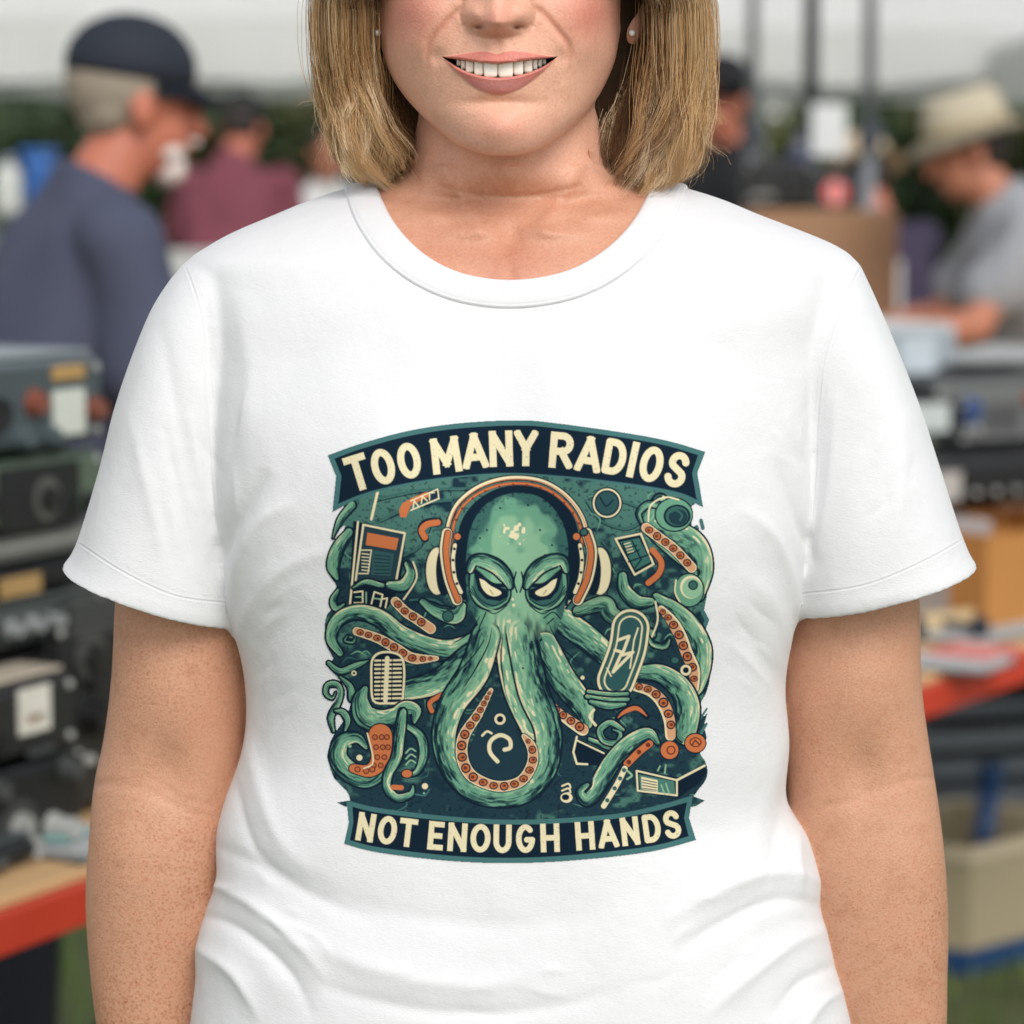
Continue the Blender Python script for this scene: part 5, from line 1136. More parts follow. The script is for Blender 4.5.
radio('transceiver', 'blue grey radio with orange knobs and a white card, topmost of the tall stack', 'radio', cs, LA, .50, .38, zs[7]-zs[6]-.002, zs[6], (98, 108, 112), (70, 80, 84), [('knob', .725, .56, .013, (132, 74, 58), .010), ('knob', .955, .42, .012, (124, 72, 58), .010), ('plate', .855, .42, .060, .052, (206, 210, 200), 'card'), ('plate', .855, .84, .060, .016, (182, 146, 88), 'yellow_strip'), ('knob', .68, .2, .010, (80, 92, 96), .01), ('knob', .78, .2, .010, (80, 92, 96), .01), ('knob', .55, .5, .02, KNOB, .02)], 'old radio sets on the left table', top=(132, 140, 142))
# coil and dial gear to the right of the stack, under the sleeve
c4 = G(160, 800, ZT)+LN*.03; z4 = float(Zat(c4, 585))
radio('tuner', 'dark antenna tuner with ribbed coil and round dials right of the tall radio stack', 'tuner', c4+LE*.05, LA, .22, .26, z4-ZT, ZT, BLK2, BLK, [('dial', .3, .72, .03, (66, 66, 64), (18, 18, 18)), ('grille', .35, .92, .1, .05, (84, 86, 84)), ('dial', .7, .72, .03, (60, 60, 60), (18, 18, 18)), ('knob', .3, .45, .02, KNOB, .02)], 'old radio sets on the left table')
# papers
M_paper = mat('paper', (.78, .79, .78), .8, var=.04, scale=8); M_aqua = mat('aqua_print', lin(150, 196, 190), .7)
def paper(label, c, ang, w, d, z, n=3, aqua=False, group=None, curl=.004):
    t = empty('paper', (c[0], c[1], z), ang); tag(t, label, 'paper', group)
    for k in range(n):
        bm = bmesh.new(); a = (k-n/2)*.08
        vs = []
        for j in range(7):
            for i in range(7):
                u, v_ = (i/6-.5)*w, (j/6-.5)*d
                vs.append(bm.verts.new((u*math.cos(a)-v_*math.sin(a), u*math.sin(a)+v_*math.cos(a), .001+k*.0022+curl*max(0, (i/6-.6))**2*4+.0006*math.sin(i*2+j))))
        for j in range(6):
            for i in range(6): bm.faces.new((vs[j*7+i], vs[j*7+i+1], vs[(j+1)*7+i+1], vs[(j+1)*7+i]))
        r = bmesh.ops.solidify(bm, geom=bm.faces[:], thickness=.0012); from_bm('sheet', bm, M_paper, t, True)
    if aqua: bm = bmesh.new(); bm_box(bm, (0, .0, .001+n*.0022+.003), (w*.5, d*.3, .001)); from_bm('printed_block', bm, M_aqua, t)
    return t
paper('white leaflets with a pale aqua block lying at the red edge of the left table', G(62, 846, ZT), LA+.1, .13, .16, ZT, 4, True, 'papers on the tables')
paper('white papers on top of the black test meter on the left', np.array(c2b)-LE*.12+LN*.12, LA+.2, .2, .2, ZT+h3+.01, 4, False, 'papers on the tables')
# flat black device at the front corner
cc_ = G(36, 862, ZT)
radio('tape_recorder', 'flat black tape recorder lying at the front corner of the left table', 'tape recorder', cc_, LA, .22, .16, .028, ZT, (48, 52, 54), (20, 21, 22), [('plate', .5, .5, .1, .01, (70, 72, 72))], top=(66, 72, 74))
# ---------------- right hand table
def RT(px, py, z=ZT): return G(px, py, z)
M_card = mat('cardboard', lin(150, 112, 84), .85, var=.12, scale=12); M_tan = mat('orange_cardboard', lin(178, 122, 62), .8, var=.14, scale=8); M_cardin = mat('cardboard_inside', lin(116, 88, 66), .9)
def open_box(name, label, cat, corner, ang, w, d, h, z, m, group=None, flaps=True, th=.006):
    e = np.array([math.cos(ang), math.sin(ang), 0]); o = np.array([corner[0], corner[1], 0])
    t = empty(name, (o[0], o[1], z), ang); tag(t, label, cat, group)
    bm = bmesh.new(); bm_box(bm, (w/2, d/2, th/2), (w, d, th))
    bm_box(bm, (w/2, th/2, (h+th)/2), (w, th, h-th)); bm_box(bm, (w/2, d-th/2, (h+th)/2), (w, th, h-th)); bm_box(bm, (th/2, d/2, (h+th)/2), (th, d-2*th, h-th)); bm_box(bm, (w-th/2, d/2, (h+th)/2), (th, d-2*th, h-th))
    from_bm('box_body', bm, m, t)
    if flaps:
        for (c, s, rot) in (((w/2, -.045, h+.012), (w, .10, .004), Matrix.Rotation(.25, 3, 'X')), ((w/2, d+.045, h+.02), (w, .10, .004), Matrix.Rotation(-.4, 3, 'X')), ((-.04, d/2, h+.01), (.09, d*.9, .004), Matrix.Rotation(-.25, 3, 'Y')), ((w+.04, d/2, h+.01), (.09, d*.9, .004), Matrix.Rotation(.25, 3, 'Y'))):
            bm = bmesh.new(); bm_box(bm, c, s, rot); from_bm('flap', bm, m, t)
    return t
c5 = G(985, 632, ZT); hT = float(Zat(c5, 536)-ZT)
open_box('cardboard_box', 'bright orange tan cardboard box standing upright on the red edged table at the right edge', 'cardboard box', c5, RA-.35, .34, .26, hT, ZT, M_tan, 'cardboard boxes at the sale', flaps=False)
c6 = G(958, 606, ZT)+np.array([.03, .12, 0]); h6 = float(Zat(c6, 498)-ZT)
open_box('cardboard_box', 'brown cardboard box with a wide folded flap supporting the black radios on the right table', 'cardboard box', c6, RA-.5, .55, .36, h6-.01, ZT, M_card, 'cardboard boxes at the sale')
c7 = G(948, 626, ZT); 
bm = bmesh.new(); h7 = float(Zat(c7, 524)-ZT); t7 = empty('file_box', (c7[0], c7[1], ZT), RA-.35); tag(t7, 'tall grey file box between the brown box and the sleeve hem on the right table', 'file box')
bm_box(bm, (.05, .1, h7/2), (.10, .2, h7), bev=.004); from_bm('shell', bm, cm(160, 152, 150), t7); bm = bmesh.new(); bm_box(bm, (.05, -.002, h7*.7), (.05, .004, .05), bev=.001); from_bm('label_plate', bm, cm(190, 186, 184), t7)
bm = bmesh.new(); t8c = G(926, 612, ZT); t8 = empty('speaker', (t8c[0], t8c[1], ZT), RA-.4); tag(t8, 'small black loudspeaker behind the upper arm on the right table', 'speaker')
bm_box(bm, (.04, .06, .08), (.10, .12, .16), bev=.005); from_bm('cabinet', bm, cm(*BLK2), t8)
for k, (zz, rr) in enumerate(((.055, .03), (.12, .017))):
    bm = bmesh.new(); bm_cyl(bm, (.04, .002, zz), (.04, -.004, zz), rr, rr*.9, 24); bm_ball(bm, (.04, 0, zz), (rr*.4, .006, rr*.4)); from_bm('cone', bm, cm(70, 72, 72), t8, True)
paper('white papers spread in front of the orange tan box', G(985, 634, ZT), RA-.1, .26, .14, ZT, 4, False, 'papers on the tables')
paper('white sheet at the red table edge close to the right arm', G(938, 664, ZT), RA+.1, .14, .20, ZT, 3, False, 'papers on the tables')
M_pink = mat('pink_card', lin(216, 110, 104), .7); tp = G(972, 655, ZT); tt = empty('booklet', (tp[0], tp[1], ZT), RA); tag(tt, 'pink booklet at the red table edge between the white papers', 'booklet')
bm = bmesh.new(); bm_box(bm, (0, 0, .004), (.13, .11, .008), bev=.001); from_bm('cover', bm, M_pink, tt); bm = bmesh.new(); bm_box(bm, (.004, 0, .0095), (.10, .07, .001)); from_bm('title_block', bm, cm(226, 150, 140), tt)
tp = G(948, 640, ZT); tt = empty('headset', (tp[0], tp[1], ZT), 0); tag(tt, 'dark blue headset lying beside the pink booklet', 'headset')
bm = bmesh.new(); chain(bm, [Vector((-.05, 0, .014)), Vector((-.04, .05, .016)), Vector((0, .07, .018)), Vector((.04, .05, .016)), Vector((.05, 0, .014))], [.006]*5, 10); from_bm('headband', bm, cm(20, 30, 48), tt, True)
for sx in (-.05, .05): bm = bmesh.new(); bm_ball(bm, (sx, 0, .02), (.016, .028, .02)); from_bm('ear_cushion', bm, cm(24, 34, 50), tt, True)
bk = G(930, 625, ZT); tt = empty('tray', (bk[0], bk[1], ZT), RA-.4); tag(tt, 'shallow beige wooden tray beside the small black loudspeaker', 'tray')
bm = bmesh.new(); bm_box(bm, (0, 0, .006), (.22, .16, .012)); from_bm('base', bm, cm(196, 172, 130), tt)
bm = bmesh.new(); bm_box(bm, (0, -.078, .02), (.22, .006, .03)); bm_box(bm, (0, .078, .02), (.22, .006, .03)); from_bm('rim', bm, cm(206, 182, 140), tt)
# equipment on the brown box
zb_ = ZT+h6+.0
cR = G(1040, 497, zb_); ang = RA-.5
zr = lambda row, c: float(Zat(c, row))
radio('radio_receiver', 'wide black radio directly on the brown cardboard box at the right edge', 'radio', cR+np.array([.3, .1, 0]), ang, .62, .34, zr(455, cR)-zb_, zb_, BLK2, BLK2, [('plate', .1, .5, .05, .05, (176, 170, 164)), ('knob', .6, .5, .02, KNOB, .02)], 'equipment stacked on the right')
z_a = zr(455, cR)
radio('radio_receiver', 'black radio with a pale rectangular display, left of the one with the blue dial', 'radio', G(962, 455, z_a)+np.array([.02, .1, 0]), ang, .30, .30, zr(402, cR)-z_a, z_a, BLK2, BLK, [('plate', .66, .66, .12, .05, (190, 196, 192), 'display'), ('plate', .55, .2, .12, .02, (92, 96, 86)), ('knob', .15, .4, .015, KNOB, .02)], 'equipment stacked on the right')
radio('radio_receiver', 'grey black radio with a round blue dial and red button at the right edge', 'radio', G(1036, 448, z_a)+np.array([.12, .12, 0]), ang, .36, .30, zr(385, cR)-z_a, z_a, (60, 62, 62), (104, 106, 104), [('dial', .22, .56, .025, (60, 84, 134), (40, 60, 110)), ('knob', .60, .7, .012, (170, 60, 50), .012), ('grille', .42, .45, .08, .05, (80, 80, 80))], 'equipment stacked on the right')
radio('printer', 'silver grey printer on top of the stack right of the sleeve', 'printer', G(955, 392, zr(402, cR))+np.array([.02, .12, 0]), ang, .34, .30, zr(338, cR)-zr(402, cR), zr(402, cR)+.001, (176, 180, 182), (150, 158, 164), [('plate', .72, .55, .08, .07, (186, 196, 202)), ('plate', .35, .3, .12, .04, (110, 114, 118), 'slot')], top=(206, 206, 204))
paper('crumpled white paper heap on the radio with the blue dial', G(990, 372, zr(385, cR))+np.array([0, .15, 0]), ang, .30, .26, zr(385, cR)+.006, 6, False, 'papers on the tables', curl=.03)
paper('white paper sheet hanging over the wide black radio', G(1005, 442, z_a)+np.array([.02, .02, 0]), ang, .16, .14, z_a+.003, 3, False, 'papers on the tables')
# ---------------- storage bin on the grass
M_bin = mat('beige_plastic', lin(158, 146, 118), .5, var=.06, scale=8); M_blue = mat('blue_plastic', lin(28, 62, 104), .45)
cB = G(969, 975, 0.0); zt_ = float(Zat(cB, 852)); ab = .42
tb_ = empty('storage_bin', (cB[0], cB[1], 0), 0); tag(tb_, 'open beige storage bin with a blue base on the grass under the right table', 'storage bin')
def quadbox(bm, w0, z0, w1, z1, th):
    for s in (0,):
        pass
u1 = np.array([math.cos(ab), math.sin(ab)]); u2 = np.array([-math.sin(ab), math.cos(ab)])
a1 = np.array([math.cos(.72), math.sin(.72)])*.46; a2 = np.array([math.cos(2.75), math.sin(2.75)])*.34
def prism(bm, c, s1, s2, z0, z1, off=0):
    pts = [np.zeros(2), s1, s1+s2, s2]; m_ = (s1+s2)/2
    pts = [m_+(p-m_)*(1+off) for p in pts]
    lo = [bm.verts.new((p[0], p[1], z0)) for p in pts]; hi = [bm.verts.new((p[0], p[1], z1)) for p in pts]
    return lo, hi
bm = bmesh.new(); lo, hi = prism(bm, cB, a1, a2, .0, .045, .01); bm.faces.new(lo[::-1]); bm.faces.new(hi)
for i in range(4): bm.faces.new((lo[i], lo[(i+1) % 4], hi[(i+1) % 4], hi[i]))
from_bm('blue_base', bm, M_blue, tb_)
bm = bmesh.new(); L0, H0 = prism(bm, cB, a1, a2, .046, zt_, 0); L1, H1 = prism(bm, cB, a1, a2, .055, zt_, -.07)
for i in range(4):
    j = (i+1) % 4; bm.faces.new((L0[i], L0[j], H0[j], H0[i])); bm.faces.new((L1[j], L1[i], H1[i], H1[j]))
bm.faces.new(L0[::-1]); bm.faces.new(L1)
for i in range(4): j = (i+1) % 4; bm.faces.new((H0[i], H0[j], H1[j], H1[i]))
from_bm('bin_wall', bm, M_bin, tb_)
bm = bmesh.new(); L0, H0 = prism(bm, cB, a1, a2, zt_-.02, zt_+.008, .05); L1, H1 = prism(bm, cB, a1, a2, zt_-.02, zt_+.008, -.05)
for i in range(4):
    j = (i+1) % 4; bm.faces.new((L0[i], L0[j], H0[j], H0[i])); bm.faces.new((L1[j], L1[i], H1[i], H1[j])); bm.faces.new((H0[i], H0[j], H1[j], H1[i])); bm.faces.new((L0[j], L0[i], L1[i], L1[j]))
from_bm('rim', bm, cm(186, 172, 146), tb_)
cb2 = cB+np.array([.1, .2, 0]); tt = empty('drain_pipe', (cb2[0]-.06, cb2[1]+.02, .06), 0); tag(tt, 'dark blue plastic pipe standing in the beige storage bin', 'pipe')
bm = bmesh.new(); bm_cyl(bm, (0, 0, 0), (.03, 0, .27), .022, .022, 20, caps=True); from_bm('tube', bm, M_blue, tt, True); bm = bmesh.new(); bm_cyl(bm, (.0295, 0, .265), (.0305, 0, .30), .027, .027, 20); from_bm('collar', bm, M_blue, tt, True)
cb3 = G(1000, 800, .12); tt = empty('plastic_crate', (cb3[0], cb3[1]+.25, 0), .3); tag(tt, 'grey plastic crate on the grass behind the beige storage bin', 'crate')
bm = bmesh.new()
for k in range(4): bm_box(bm, (0, -.18, .05+k*.065), (.5, .01, .03)); bm_box(bm, (0, .18, .05+k*.065), (.5, .01, .03)); bm_box(bm, (-.25, 0, .05+k*.065), (.01, .35, .03)); bm_box(bm, (.25, 0, .05+k*.065), (.01, .35, .03))
for sx in (-.25, .25):
    for sy in (-.18, .18): bm_box(bm, (sx, sy, .14), (.03, .03, .28))
from_bm('slatted_side', bm, cm(112, 118, 124), tt); bm = bmesh.new(); bm_box(bm, (0, 0, .012), (.48, .34, .02)); from_bm('base', bm, cm(96, 100, 106), tt)

for (px_, py_, w_, h_, lab) in ((1000, 815, .5, .32, 'added black case on the grass, darkening the space under the right table'), (60, 1010, .4, .3, 'added black case on the grass, darkening the space under the left table')):  # black boxes added to make the space below the tables dark
    p = G(px_, py_, .0) if px_ > 500 else np.array([LO[0]-.45, LO[1]+.55, 0]); t = empty('dark_fill_case', (p[0], p[1]+.5*(px_ > 500), 0), RA); tag(t, lab, 'case', None)
    bm = bmesh.new(); bm_box(bm, (0, 0, h_/2), (w_, .35, h_), bev=.012); from_bm('shell', bm, cm(*BLK2), t)
    bm = bmesh.new(); bm_box(bm, (0, -.176, h_*.62), (w_*1.0, .006, .012)); bm_box(bm, (-w_*.25, -.18, h_*.6), (.03, .012, .05)); bm_box(bm, (w_*.25, -.18, h_*.6), (.03, .012, .05)); from_bm('latch', bm, cm(90, 92, 94), t)
    bm = bmesh.new(); chain(bm, [Vector((-.06, 0, h_)), Vector((-.05, 0, h_+.035)), Vector((.05, 0, h_+.035)), Vector((.06, 0, h_))], [.007]*4, 8); from_bm('handle', bm, cm(*BLK), t)

# ------------------------------------------------------------------ PEOPLE BEHIND
M_sk2 = mat('tanned_skin', lin(184, 120, 94), .55, var=.08, scale=18); M_sk3 = mat('ruddy_skin', lin(188, 112, 88), .55, var=.1, scale=18)
def human(label, pos, face, lean, skin, shirt_m, trouser_m, hat=None, hat_m=None, hair_m=None, beard_m=None, arms='down', group=None, scale=1.0, nod=0.0, glasses=False, sleeve=.62):
    """local frame: faces -y; lean bends the trunk forward at the hip"""
    t = empty('person', (pos[0], pos[1], 0), face); tag(t, label, 'person', group); t.scale = (scale,)*3
    HZ = .95
    def L(x, y, z):
        if z <= HZ: return Vector((x, y, z))
        d = z-HZ; k = min(1, d/.25); a = lean*k
        return Vector((x, y*math.cos(a)-d*math.sin(a), HZ+y*math.sin(a)*-1*-1+d*math.cos(a)))
    Rl = Matrix.Rotation(lean, 3, 'X')
    hc = L(0, -.01, 1.665)+Vector((0, -.04*nod, -.02*nod)); Rh = Matrix.Rotation(lean*.6+nod, 3, 'X')
    H = lambda x, y, z: hc+Rh@Vector((x, y, z))
    bm = bmesh.new()
    bm_ball(bm, H(0, .012, .03), (.075, .095, .092), 24, Rh); bm_ball(bm, H(0, -.03, -.035), (.056, .062, .078), 20, Rh); bm_ball(bm, H(0, -.058, -.085), (.026, .024, .022), 12, Rh)
    chain(bm, [H(0, -.088, .02), H(0, -.112, -.025)], [.010, .015], 10); bm_ball(bm, H(0, -.085, -.058), (.026, .012, .010), 12, Rh); bm_ball(bm, H(0, -.085, .038), (.045, .014, .012), 12, Rh)
    for s in (-1, 1): bm_ball(bm, H(s*.078, .01, -.01), (.010, .02, .032), 12, Rh)
    chain(bm, [L(0, .02, 1.48), H(0, .012, -.06)], [.062, .054], 16)
    sh = {s: L(s*.185, .0, 1.435) for s in (-1, 1)}
    el, wr = {}, {}
    for s in (-1, 1):
        if arms == 'down': el[s] = L(s*.25, .0, 1.15); wr[s] = el[s]+Vector((0, -.12, -.20))
        elif arms == 'table': el[s] = sh[s]+Vector((s*.05, -.12, -.22)); wr[s] = el[s]+Vector((-s*.05, -.24, -.05))
        elif arms == 'low': el[s] = sh[s]+Vector((s*.03, -.05, -.30)); wr[s] = el[s]+Vector((-s*.03, -.14, -.21))
        chain(bm, [sh[s], sh[s].lerp(el[s], .5), el[s], el[s].lerp(wr[s], .35), wr[s]], [.044, .047, .042, .044, .029], 14)
        dv = (wr[s]-el[s]).normalized(); sidev = dv.cross(Vector((s, 0, 0))).normalized()
        pm = wr[s]+dv*.08; chain(bm, [wr[s]+sidev*.016, pm+sidev*.022], [.018, .016], 10); chain(bm, [wr[s]-sidev*.016, pm-sidev*.022], [.018, .016], 10); chain(bm, [wr[s], pm], [.02, .017], 10)
        for k in range(4):
            o = sidev*(-.03+.02*k); ln = (.062, .072, .068, .052)[k]; q = pm+o+dv*ln*.5; chain(bm, [pm+o, q, q+dv*ln*.45+Vector((-s*.012, 0, -.008))], [.0095, .0088, .0075], 8)
        th = wr[s]+dv*.025+sidev*.025; chain(bm, [th, th+dv*.03+sidev*.022, th+dv*.06+sidev*.028], [.013, .011, .009], 8)
    loft(bm, [[*L(0, 0, 1.0), .13, 0, 0, 0, .09, 0, 2.2], [*L(0, 0, 1.2), .13, 0, 0, 0, .09, 0, 2.2], [*L(0, .01, 1.4), .16, 0, 0, 0, .085, 0, 2.2], [*L(0, .01, 1.5), .06, 0, 0, 0, .06, 0, 2.2]], 24, 3)
    body = from_bm('body', bm, skin, t, True); remesh(body, .0065, 5)
    bm = bmesh.new()
    v_ = lambda d: tuple(Rl@Vector((0, d, 0)))
    ring = lambda x, y, z, w_, d_, n=2.3: [*L(x, y, z), w_, 0, 0, *( (0, d_, 0) if z <= HZ+.02 else v_(d_)), n]
    loft(bm, [ring(0, 0, .84, .175, .135), ring(0, 0, .93, .18, .140), ring(0, -.01, 1.06, .175, .15), ring(0, -.005, 1.2, .178, .14), ring(0, .0, 1.32, .195, .135), ring(0, .005, 1.42, .19, .115), ring(0, .01, 1.475, .13, .085), ring(0, .015, 1.515, .080, .072), ring(0, .018, 1.545, .066, .064)], 40, 4)
    for s in (-1, 1): chain(bm, [sh[s]+Vector((-s*.03, 0, -.005)), sh[s], sh[s].lerp(el[s], sleeve*.5), sh[s].lerp(el[s], sleeve)], [.072, .074, .072, .073], 18)
    shirt_o = from_bm('shirt', bm, shirt_m, t, True); remesh(shirt_o, .008, 6)
    cc = get_co(shirt_o.data); nn = get_no(shirt_o.data); f = (np.sin(cc[:, 0]*30+cc[:, 2]*17)+np.sin(cc[:, 2]*24-cc[:, 0]*27+cc[:, 1]*15)+np.sin(cc[:, 1]*36+cc[:, 2]*9+cc[:, 0]*12))*.0052; set_co(shirt_o.data, cc+nn*f[:, None])
    bm = bmesh.new()
    loft(bm, [[0, 0, 1.0, .15, 0, 0, 0, .11, 0, 2.3], [0, 0, .93, .172, 0, 0, 0, .13, 0, 2.3], [0, 0, .84, .165, 0, 0, 0, .12, 0, 2.3]], 32, 3)
    for s in (-1, 1): loft(bm, [[s*.085, 0, .92, .09, 0, 0, 0, .10, 0, 2.1], [s*.095, 0, .7, .085, 0, 0, 0, .09, 0, 2.1], [s*.105, -.005, .48, .066, 0, 0, 0, .07, 0, 2], [s*.11, .005, .25, .060, 0, 0, 0, .065, 0, 2], [s*.115, .015, .06, .056, 0, 0, 0, .062, 0, 2]], 28, 4)
    tr = from_bm('trousers', bm, trouser_m, t, True); remesh(tr, .009, 4)
    for s in (-1, 1):
        bm = bmesh.new(); loft(bm, [[s*.115, .07, .045, .03, 0, 0, 0, 0, .042, 2.4], [s*.115, .02, .052, .042, 0, 0, 0, 0, .05, 2.6], [s*.12, -.08, .036, .048, 0, 0, 0, 0, .035, 2.6], [s*.125, -.17, .028, .042, 0, 0, 0, 0, .026, 2.4], [s*.125, -.20, .02, .02, 0, 0, 0, 0, .012, 2.2]], 24, 3); from_bm('shoe', bm, cm(50, 46, 42), t, True)
    for s in (-1, 1): bm = bmesh.new(); bm_ball(bm, H(s*.03, -.082, .018), (.011, .009, .008), 12, Rh); from_bm('eye', bm, cm(70, 50, 44), t, True)
    if hair_m:
        bm = bmesh.new(); bm_ball(bm, H(0, .022, .036), (.080, .098, .094), 24, Rh); bm_ball(bm, H(0, .05, -.012), (.066, .044, .05), 20, Rh)
        for v in [v for v in bm.verts if (Rh.transposed()@(v.co-hc)).y < -.055 and (Rh.transposed()@(v.co-hc)).z < .075]: v.co = v.co+Rh@Vector((0, .035, .02))
        from_bm('hair', bm, hair_m, t, True)
    if beard_m:
        bm = bmesh.new(); bm_ball(bm, H(0, -.064, -.092), (.036, .030, .030), 20, Rh); bm_ball(bm, H(0, -.05, -.066), (.052, .038, .026), 20, Rh); bm_ball(bm, H(0, -.100, -.046), (.03, .012, .008), 12, Rh); o = from_bm('beard', bm, beard_m, t, True)
    if glasses:
        bm = bmesh.new()
        for s in (-1, 1):
            chain(bm, [H(s*.03+.022*math.cos(k*math.pi/6), -.103, .018+.016*math.sin(k*math.pi/6)) for k in range(13)], [.002]*13, 6); chain(bm, [H(s*.052, -.10, .02), H(s*.08, .01, .012)], [.002]*2, 6)
        from_bm('glasses', bm, cm(60, 60, 64, .3), t, True)
    if hat == 'cap':
        bm = bmesh.new(); bm_ball(bm, H(0, .014, .062), (.090, .108, .086), 32, Rh)
        for v in bm.verts:
            q = Rh.transposed()@(v.co-hc)
            if q.z < .042: q.z = .042-(.042-q.z)*.05; v.co = hc+Rh@q
        c_ = from_bm('cap', bm, hat_m, t, True)
        bm = bmesh.new(); vs = []
        for i in range(17):
            a = math.radians(-80+160*i/16)
            for r_, dz in ((1, .046), (1.0+.62*max(0, math.cos(a))**.7, .040-.030*abs(math.sin(a))**2*0-.018*max(0, math.cos(a)))):
                vs.append(bm.verts.new(H(math.sin(a)*.084*(1+(r_-1)*.15), .014-math.cos(a)*.104*r_, dz-(.02 if r_ > 1 else 0)*abs(math.sin(a)))))
        for i in range(16): bm.faces.new((vs[2*i], vs[2*i+2], vs[2*i+3], vs[2*i+1]))
        bmesh.ops.solidify(bm, geom=bm.faces[:], thickness=.004); from_bm('brim', bm, hat_m, c_, True)
    if hat == 'bucket':
        bm = bmesh.new(); loft(bm, [[*H(0, .01, .155), *(Rh@Vector((.05, 0, 0))), *(Rh@Vector((0, .06, 0))), 2.3], [*H(0, .01, .148), *(Rh@Vector((.075, 0, 0))), *(Rh@Vector((0, .09, 0))), 2.2], [*H(0, .01, .10), *(Rh@Vector((.09, 0, 0))), *(Rh@Vector((0, .106, 0))), 2.1], [*H(0, .01, .055), *(Rh@Vector((.093, 0, 0))), *(Rh@Vector((0, .112, 0))), 2.1]], 40, 4); c_ = from_bm('hat', bm, hat_m, t, True)
        bm = bmesh.new(); vs = []
        for i in range(40):
            a = 2*math.pi*i/40; wv = .010*math.sin(2*a+.6)
            for k, (r_, dz) in enumerate(((1, .062), (1.28, .048+wv*.4), (1.62, .030+wv))): vs.append(bm.verts.new(H(math.cos(a)*.094*r_, .01+math.sin(a)*.112*(r_*.96), dz)))
        for i in range(40):
            j = (i+1) % 40
            for k in range(2): bm.faces.new((vs[3*i+k], vs[3*j+k], vs[3*j+k+1], vs[3*i+k+1]))
        bmesh.ops.solidify(bm, geom=bm.faces[:], thickness=.004); from_bm('brim', bm, hat_m, c_, True)
        bm = bmesh.new(); loft(bm, [[*H(0, .01, .082), *(Rh@Vector((.0925, 0, 0))), *(Rh@Vector((0, .110, 0))), 2.1], [*H(0, .01, .060), *(Rh@Vector((.0945, 0, 0))), *(Rh@Vector((0, .1135, 0))), 2.1]], 40, 3); from_bm('hat_band', bm, cm(168, 152, 118), c_, True)
    return t
M_navy = mat('navy_cotton', lin(68, 72, 92), .85, var=.08, scale=10); M_mar = mat('maroon_cotton', lin(116, 58, 70), .85, var=.08, scale=10); M_gry = mat('grey_cotton', lin(148, 150, 155), .85, var=.08, scale=12); M_dk = mat('dark_trousers', lin(36, 38, 46), .8)
M_khk = mat('khaki_cotton', lin(186, 176, 154), .85, var=.07, scale=14); M_capn = mat('navy_cap', lin(30, 36, 48), .8); M_ghair = mat('grey_hair', lin(150, 138, 122), .7, var=.2, scale=120, bump=.5, bscale=300); M_wb = mat('white_beard', lin(222, 206, 200), .8, var=.1, scale=90); M_blk = mat('black_cotton', lin(24, 25, 28), .85); M_dhair = mat('dark_hair', lin(40, 30, 26), .6); M_purp = mat('purple_cotton', lin(52, 44, 66), .85); M_wht = mat('pale_cotton', lin(206, 206, 204), .85); M_beig = mat('beige_cotton', lin(214, 192, 164), .85)
def at(px, d): return (CAMP[0]+(px-512)*d/F, CAMP[1]+d)
human('man in navy t-shirt and dark cap with white beard in profile on the left', (at(-6, 4.7)[0], at(-6, 4.7)[1]), math.radians(114), math.radians(19), M_sk3, M_navy, M_dk, 'cap', M_capn, M_ghair, M_wb, 'low', nod=-.08, glasses=True, scale=.985)
human('man in maroon t-shirt and black cap with his back turned, left of the woman\'s hair', at(222, 11.5), math.radians(168), math.radians(22), M_sk3, M_mar, M_dk, 'cap', M_blk, M_dhair, None, 'low', nod=.2, scale=1.03)
human('ruddy man in black cap and dark shirt just right of the blond hair', at(730, 9.5), math.radians(-30), math.radians(6), M_sk3, M_blk, M_dk, 'cap', M_blk, M_dhair, None, 'low', scale=1.03)
human('man in grey t-shirt and khaki sun hat leaning over the table at the right edge', at(1082, 7.4), math.radians(-88), math.radians(24), M_sk2, M_gry, M_dk, 'bucket', M_khk, M_dhair, None, 'table', nod=.02, scale=.965)
human('person in dark purple shirt and beige sun hat just right of the brown carton', at(900, 9.2), math.radians(-150), math.radians(16), M_sk3, M_purp, M_dk, 'bucket', M_beig, M_dhair, None, 'table', nod=.25, scale=.90)
human('person in pale grey shirt partly hidden behind the left side of the blond hair', at(318, 13), math.radians(20), math.radians(16), M_sk2, M_wht, M_dk, None, None, M_dhair, None, 'low', scale=.96)

M_bluep = mat('blue_tub_plastic', lin(40, 92, 160), .45)
p = at(43, 8.6); t = empty('storage_tub', (p[0], p[1], 1.37), 0); tag(t, 'bright blue storage tub on the green grey cabinet at the left edge', 'storage tub'); bm = bmesh.new(); loft(bm, [[0, 0, 0, .040, 0, 0, 0, .05, 0, 4], [0, 0, .10, .042, 0, 0, 0, .06, 0, 4], [0, 0, .17, .044, 0, 0, 0, .062, 0, 4]], 24, 2); from_bm('tub', bm, M_bluep, t, True); bm = bmesh.new(); bm_box(bm, (0, 0, .18), (.10, .13, .02), bev=.006); from_bm('lid', bm, M_bluep, t)
p = at(12, 8.6); t = empty('water_jug', (p[0], p[1], 1.37), 0); tag(t, 'cloudy white water jug beside the blue storage tub', 'jug'); bm = bmesh.new(); loft(bm, [[0, 0, 0, .04, 0, 0, 0, .04, 0, 3], [0, 0, .1, .042, 0, 0, 0, .042, 0, 3], [0, 0, .135, .03, 0, 0, 0, .03, 0, 2.4], [0, 0, .15, .016, 0, 0, 0, .016, 0, 2]], 24, 3); from_bm('jug_body', bm, cm(196, 198, 192), t, True); bm = bmesh.new(); bm_cyl(bm, (0, 0, .15), (0, 0, .17), .018, .018, 20); from_bm('cap', bm, cm(150, 160, 170), t, True)
